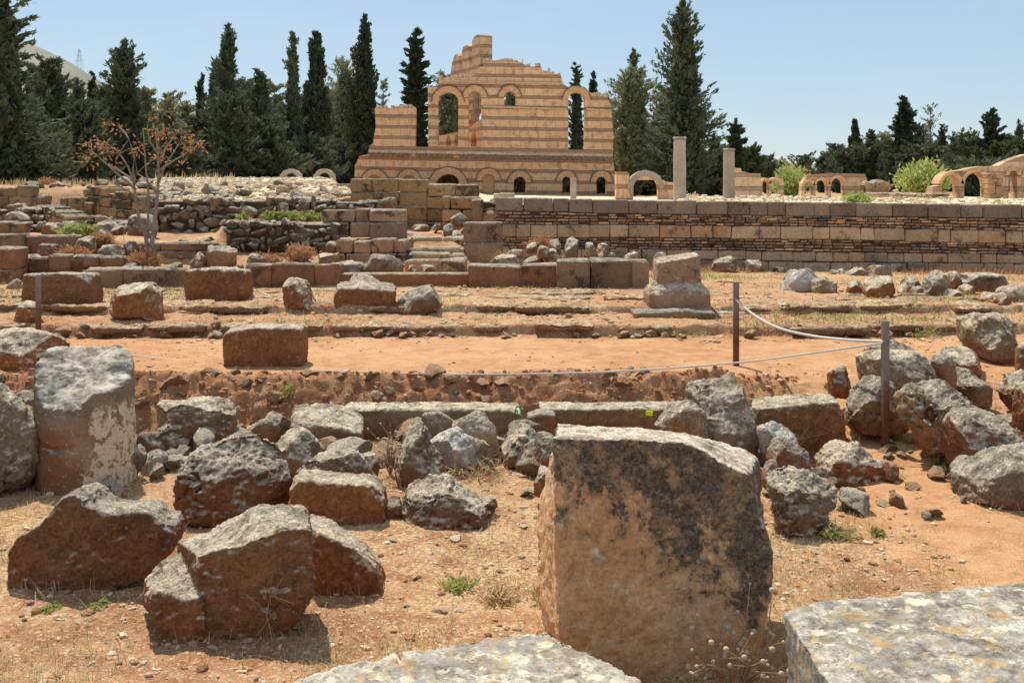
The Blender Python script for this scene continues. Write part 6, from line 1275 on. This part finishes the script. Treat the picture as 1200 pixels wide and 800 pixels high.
def pylon():
    Y = 1560; x = (93 - 600) / F * Y; zt = EYE - (58 - HOR) / F * Y; zb = EYE - (92 - HOR) / F * Y; h = zt - zb; acc = Acc()
    w = lambda t: 5.5 * (1 - t) + 1.0 * t
    for sx in (-1, 1):
        for sy in (-1, 1): acc.add(*tube([(sx * w(0), sy * w(0), 0), (sx * w(.6), sy * w(.6), h * .6), (sx * .6, sy * .6, h)], .22, 4))
    for k in range(6):
        a, b = k / 6, (k + 1) / 6
        for s in (-1, 1): acc.add(*tube([(-s * w(a), -w(a), h * a), (s * w(b), -w(b), h * b)], .14, 4))
    for t, l in ((.62, 6), (.78, 5), (.93, 4)): acc.add(*tube([(-l, 0, h * t), (l, 0, h * t)], .22, 4))
    o = link('power_pylon', acc.mesh('power_pylon', False), M['steel'], (x, Y, zb)); tagp(o, 'faint lattice power pylon on the far hillside', 'pylon', None, 'thing')
pylon()
# yellow tag on the foundation stone and green twine
p = W(761, 484, 8.80); acc = Acc(); acc.add(*cbox((0, 0, 0), (.028, .006, .020), .003)); o = link('yellow_tag', acc.mesh('yellow_tag'), M['yellow'], tuple(p)); o.rotation_euler = (.1, .1, .1); tagp(o, 'small yellow tape tag stuck on the trench foundation stone', 'tag', None, 'thing')
acc = Acc(); tt = np.linspace(0, 1, 40); acc.add(*tube(np.stack([.16 * (tt - .5) + .02 * np.sin(tt * 23), .03 * np.cos(tt * 17), .05 * np.sin(tt * 6) + .025 * np.sin(tt * 31)], -1), .006, 5))
o = link('green_twine', acc.mesh('green_twine', True), M['twine'], tuple(W(614, 487, 8.62))); tagp(o, 'scrap of green twine lying between the foundation stones', 'twine', None, 'thing')

# ------------------------------------------------------------------ ground litter
def field(n, umin, umax, y0, y1, keep, pw=1.0):
    y = y0 + (y1 - y0) * rng.random(n) ** pw; x = y * rng.uniform(umin, umax, n); k = keep(x, y) > rng.random(n); return x[k], y[k]
def clump(x, y, s, o=0): return fbm(np.stack([x * s + o, y * s, 0 * x], -1), 3)
def offpath(x, y): return ~((x > 2.0) & (x < 3.5) & (y > 5.0) & (y < 9.6) & (np.abs(x - (2.75 - .05 * (y - 7))) < .45))
def blades(name, label, x, y, h, w, mat, lie=.7, z0=0.0):
    n = len(x); z = ground_z(x, y) + z0; a = rng.uniform(0, 6.283, n); tilt = rng.uniform(.15, 1.0, n) * lie; hh = h * rng.uniform(.5, 1.4, n); d = np.stack([np.cos(a) * np.sin(tilt * 1.5), np.sin(a) * np.sin(tilt * 1.5), np.cos(tilt * 1.5)], -1)
    b = np.stack([-np.sin(a), np.cos(a), 0 * a], -1) * (w * rng.uniform(.6, 1.3, n))[:, None]; o = np.stack([x, y, z], -1); m = o + d * (hh * .55)[:, None]; t = o + d * hh[:, None] - np.array([0, 0, 1]) * (hh * .18 * tilt)[:, None]
    V = np.stack([o - b, o + b, m + b * .7, m - b * .7, t], 1).reshape(-1, 3); i = np.arange(n)[:, None] * 5
    me = mesh_np(name, V, np.concatenate([i, i + 1, i + 2, i + 3], 1), np.concatenate([i + 3, i + 2, i + 4], 1)); return tagp(link(name, me, M[mat]), label, None, None, 'stuff')
x, y = field(150000, -.52, .52, 3.2, 8.7, lambda x, y: np.clip(.22 + 1.2 * clump(x, y, 1.5) + .5 * clump(x, y, 6, 9), .02, 1) * offpath(x, y), .9); blades('dry_grass', 'short dry straw grass over the clearing', x, y, .045, .0016, 'straw', .95)
x, y = field(26000, -.52, .52, 12.0, 19.4, lambda x, y: np.clip(.15 + 1.2 * clump(x, y, .8, 3) + .5 * clump(x, y, 4), 0, 1) * ((x > -.03 * y) | (y < 15))); blades('platform_grass', 'thin yellowish grass on the platform', x, y, .055, .006, 'straw', .8)
x, y = field(60000, -.50, .52, 12.0, 19.4, lambda x, y: np.clip(.0 + 1.7 * clump(x, y, .7, 21) + .5 * clump(x, y, 4), 0, 1) * ((x > -.03 * y) | (y < 15))); blades('green_grass', 'patches of green grass on the platform', x, y, .05, .007, 'green', .8)
x, y = field(9000, .03, .50, 18.4, 19.5, lambda x, y: np.clip(.3 + 1.2 * clump(x, y, 1.1, 2), 0, 1)); blades('reddish_grass', 'reddish dry grass along the long wall', x, y, .13, .005, 'reddry', .5)
x, y = field(9000, -.50, -.06, 15.6, 27, lambda x, y: np.clip(-.05 + 1.4 * clump(x, y, .8, 31), 0, 1)); blades('terrace_grass', 'dry grass on the terraces', x, y, .12, .006, 'reddry', .6)
x, y = field(5000, -.50, -.25, 26, 40, lambda x, y: np.clip(.1 + 1.2 * clump(x, y, .5, 31), 0, 1)); blades('crest_grass', 'yellow grass on the terrace crest', x, y, .22, .012, 'straw', .5)
x, y = field(7000, -.50, .50, 8.75, 9.9, lambda x, y: np.clip(-.25 + 1.5 * clump(x, y, 1.6, 11), 0, 1)); blades('bank_grass', 'sparse dry grass on the earth bank', x, y, .05, .003, 'straw', .8)
# dry tufts and crumbs caught against the feet of the near stones
bx, by = [], []
for o in list(C.objects):
    if o.type == 'MESH' and o.parent is None and o.get('kind') == 'thing' and 4.3 < o.location.y < 9.3 and len(o.data.vertices) > 3000:
        V = np.empty(len(o.data.vertices) * 3, np.float32); o.data.vertices.foreach_get("co", V); V = V.reshape(-1, 3); low = V[V[:, 2] < .10 * max(.4, V[:, 2].max()) + .03]
        if len(low) > 50 and o.location.z < .15:
            k = rng.integers(len(low), size=140); r = np.hypot(low[k, 0], low[k, 1])[:, None] + 1e-6; q = low[k, :2] * (1 + np.abs(rng.normal(0, .05, (140, 1))) / r) + np.array(o.location[:2]); kk = fbm(np.stack([q[:, 0] * 2.5, q[:, 1] * 2.5, 0 * q[:, 0]], -1), 2) > -.12; bx.append(q[kk, 0]); by.append(q[kk, 1])
bx = np.concatenate(bx); by = np.concatenate(by)
blades('base_grass', 'dry tufts growing against the feet of the stones', bx, by, .085, .0022, 'straw', .8)
x, y = field(14000, -.52, .52, 3.6, 8.8, lambda x, y: np.clip(.25 + 1.1 * clump(x, y, 2.2, 51), 0, 1) * (.3 + .7 * offpath(x, y))); blades('straw_litter', 'flat straw and stalk litter on the clearing', x, y, .085, .0018, 'litter', 1.02, .006)
x, y = field(2600, -.52, .52, 3.8, 8.8, lambda x, y: np.clip(.3 + 1.1 * clump(x, y, 1.7, 71), .03, 1) * (.25 + .75 * offpath(x, y))); scatter_rocks('earth_clods', 'small clods of red earth and broken stone on the clearing', np.stack([x, y, ground_z(x, y)], -1), .008 + .03 * rng.random(len(x)) ** 2.5, 'clod', lambda: (np.array([.70, .36, .19]) if rng.random() < .65 else np.array([1.1, .85, .62])) * rng.uniform(.6, 1.2))
kx = rng.permutation(len(bx))[:1500]; scatter_rocks('base_crumbs', 'earth crumbs and stone chips against the feet of the stones', np.stack([bx[kx], by[kx], ground_z(bx[kx], by[kx])], -1), .006 + .024 * rng.random(len(kx)) ** 3, 'clod', lambda: np.array([.9, .58, .38]) * rng.uniform(.5, 1.3))
# gravel
x, y = field(16000, -.52, .52, 3.4, 9.0, lambda x, y: np.clip(.35 + .9 * clump(x, y, 1.3, 40), .05, 1) * (.25 + .75 * offpath(x, y))); scatter_rocks('gravel', 'small pale gravel strewn over the clearing', np.stack([x, y, ground_z(x, y)], -1), .004 + .024 * rng.random(len(x)) ** 4, 'clod', lambda: np.array([1.2, .98, .74]) * rng.uniform(.6, 1.15) if rng.random() < .7 else np.array([.75, .42, .25]) * rng.uniform(.8, 1.3))
x, y = field(2600, -.50, .26, 9.0, 9.7, lambda x, y: np.full(len(x), .8)); scatter_rocks('bank_gravel', 'crumbled red earth and gravel of the cut bank', np.stack([x, y, ground_z(x, y)], -1), .008 + .035 * rng.random(len(x)) ** 3, 'clod', lambda: np.array([.58, .275, .14]) * rng.uniform(.6, 1.3) if rng.random() < .8 else np.array([.9, .65, .45]), PEB, .85, .45)
x, y = field(2600, -.50, .50, 9.7, 12.0, lambda x, y: np.clip(.3 + clump(x, y, 1.4, 27), 0, 1)); scatter_rocks('path_gravel', 'small gravel lying on the orange path', np.stack([x, y, ground_z(x, y)], -1), .006 + .022 * rng.random(len(x)) ** 3, 'clod', lambda: np.array([1.0, .66, .42]) * rng.uniform(.55, 1.2))
x, y = field(4200, -.50, .50, 11.5, 16.0, lambda x, y: np.clip(.5 + clump(x, y, 1, 7), 0, 1)); scatter_rocks('platform_gravel', 'gravel on the ledges and platform', np.stack([x, y, ground_z(x, y)], -1), .012 + .04 * rng.random(len(x)) ** 3, 'clod', lambda: np.array([.95, .66, .43]) * rng.uniform(.6, 1.4))
x, y = field(9000, -.325, -.14, 20.9, 37, lambda x, y: np.clip(.55 + .9 * clump(x, y, .6, 7), 0, 1)); scatter_rocks('pale_rubble', 'bleached pale rubble heaped over the mound', np.stack([x, y, ground_z(x, y)], -1), .03 + .075 * rng.random(len(x)) ** 2.5, 'pale', lambda: np.array([1, .96, .9]) * rng.uniform(.7, 1.15), ROCK2, .55)
x, y = field(5200, .13, .52, 20.6, 38, lambda x, y: np.clip(.5 + 1.0 * clump(x, y, .25, 17), 0, 1)); scatter_rocks('bleached_rubble', 'bleached pale rubble behind the long striped wall', np.stack([x, y, ground_z(x, y)], -1), .03 + .10 * rng.random(len(x)) ** 2.5, 'pale', lambda: np.array([1, .95, .88]) * rng.uniform(.65, 1.1), ROCK2, .55)

# repeats of a kind share a group
KINDS = {'fir_tree': 'firs of the tree belt', 'cypress_tree': 'cypresses of the tree belt', 'grey_pine': 'grey-green pines of the tree belt', 'dark_pine': 'dark pines of the tree belt', 'evergreen_bush': 'evergreen bushes under the tree belt',
         'boulder': 'boulders among the ruins', 'stone_block': 'cut stone blocks among the ruins', 'stone_slab': 'flat slabs near the camera', 'rope_post': 'posts of the rope barrier', 'rope': 'ropes of the rope barrier', 'green_weed': 'green weeds', 'dry_bush': 'dry orange and reddish bushes', 'dry_plant': 'dry plants',
         'standing_column': 'standing columns', 'terrace_wall': 'ashlar walls of the terraces', 'rubble_wall': 'rubble walls', 'rubble_bank': 'rubble footings', 'low_wall': 'stretches of the low platform wall', 'ruined_arcade': 'ruined arcades', 'arch_head': 'small arch heads', 'block_course': 'block courses on the pale rubble', 'lime_bush': 'bright green bushes', 'dry_stalks': 'dry stalk plants', 'dry_thistle': 'dry thistles', 'courtyard_wall': 'tan courtyard walls', 'pink_pier': 'pink piers', 'stone_pier': 'square stone piers', 'retaining_wall': 'retaining walls'}
for o in C.objects:
    k = o.name.split('.')[0]
    if o.parent is None and k in KINDS and 'group' not in o: o['group'] = KINDS[k]
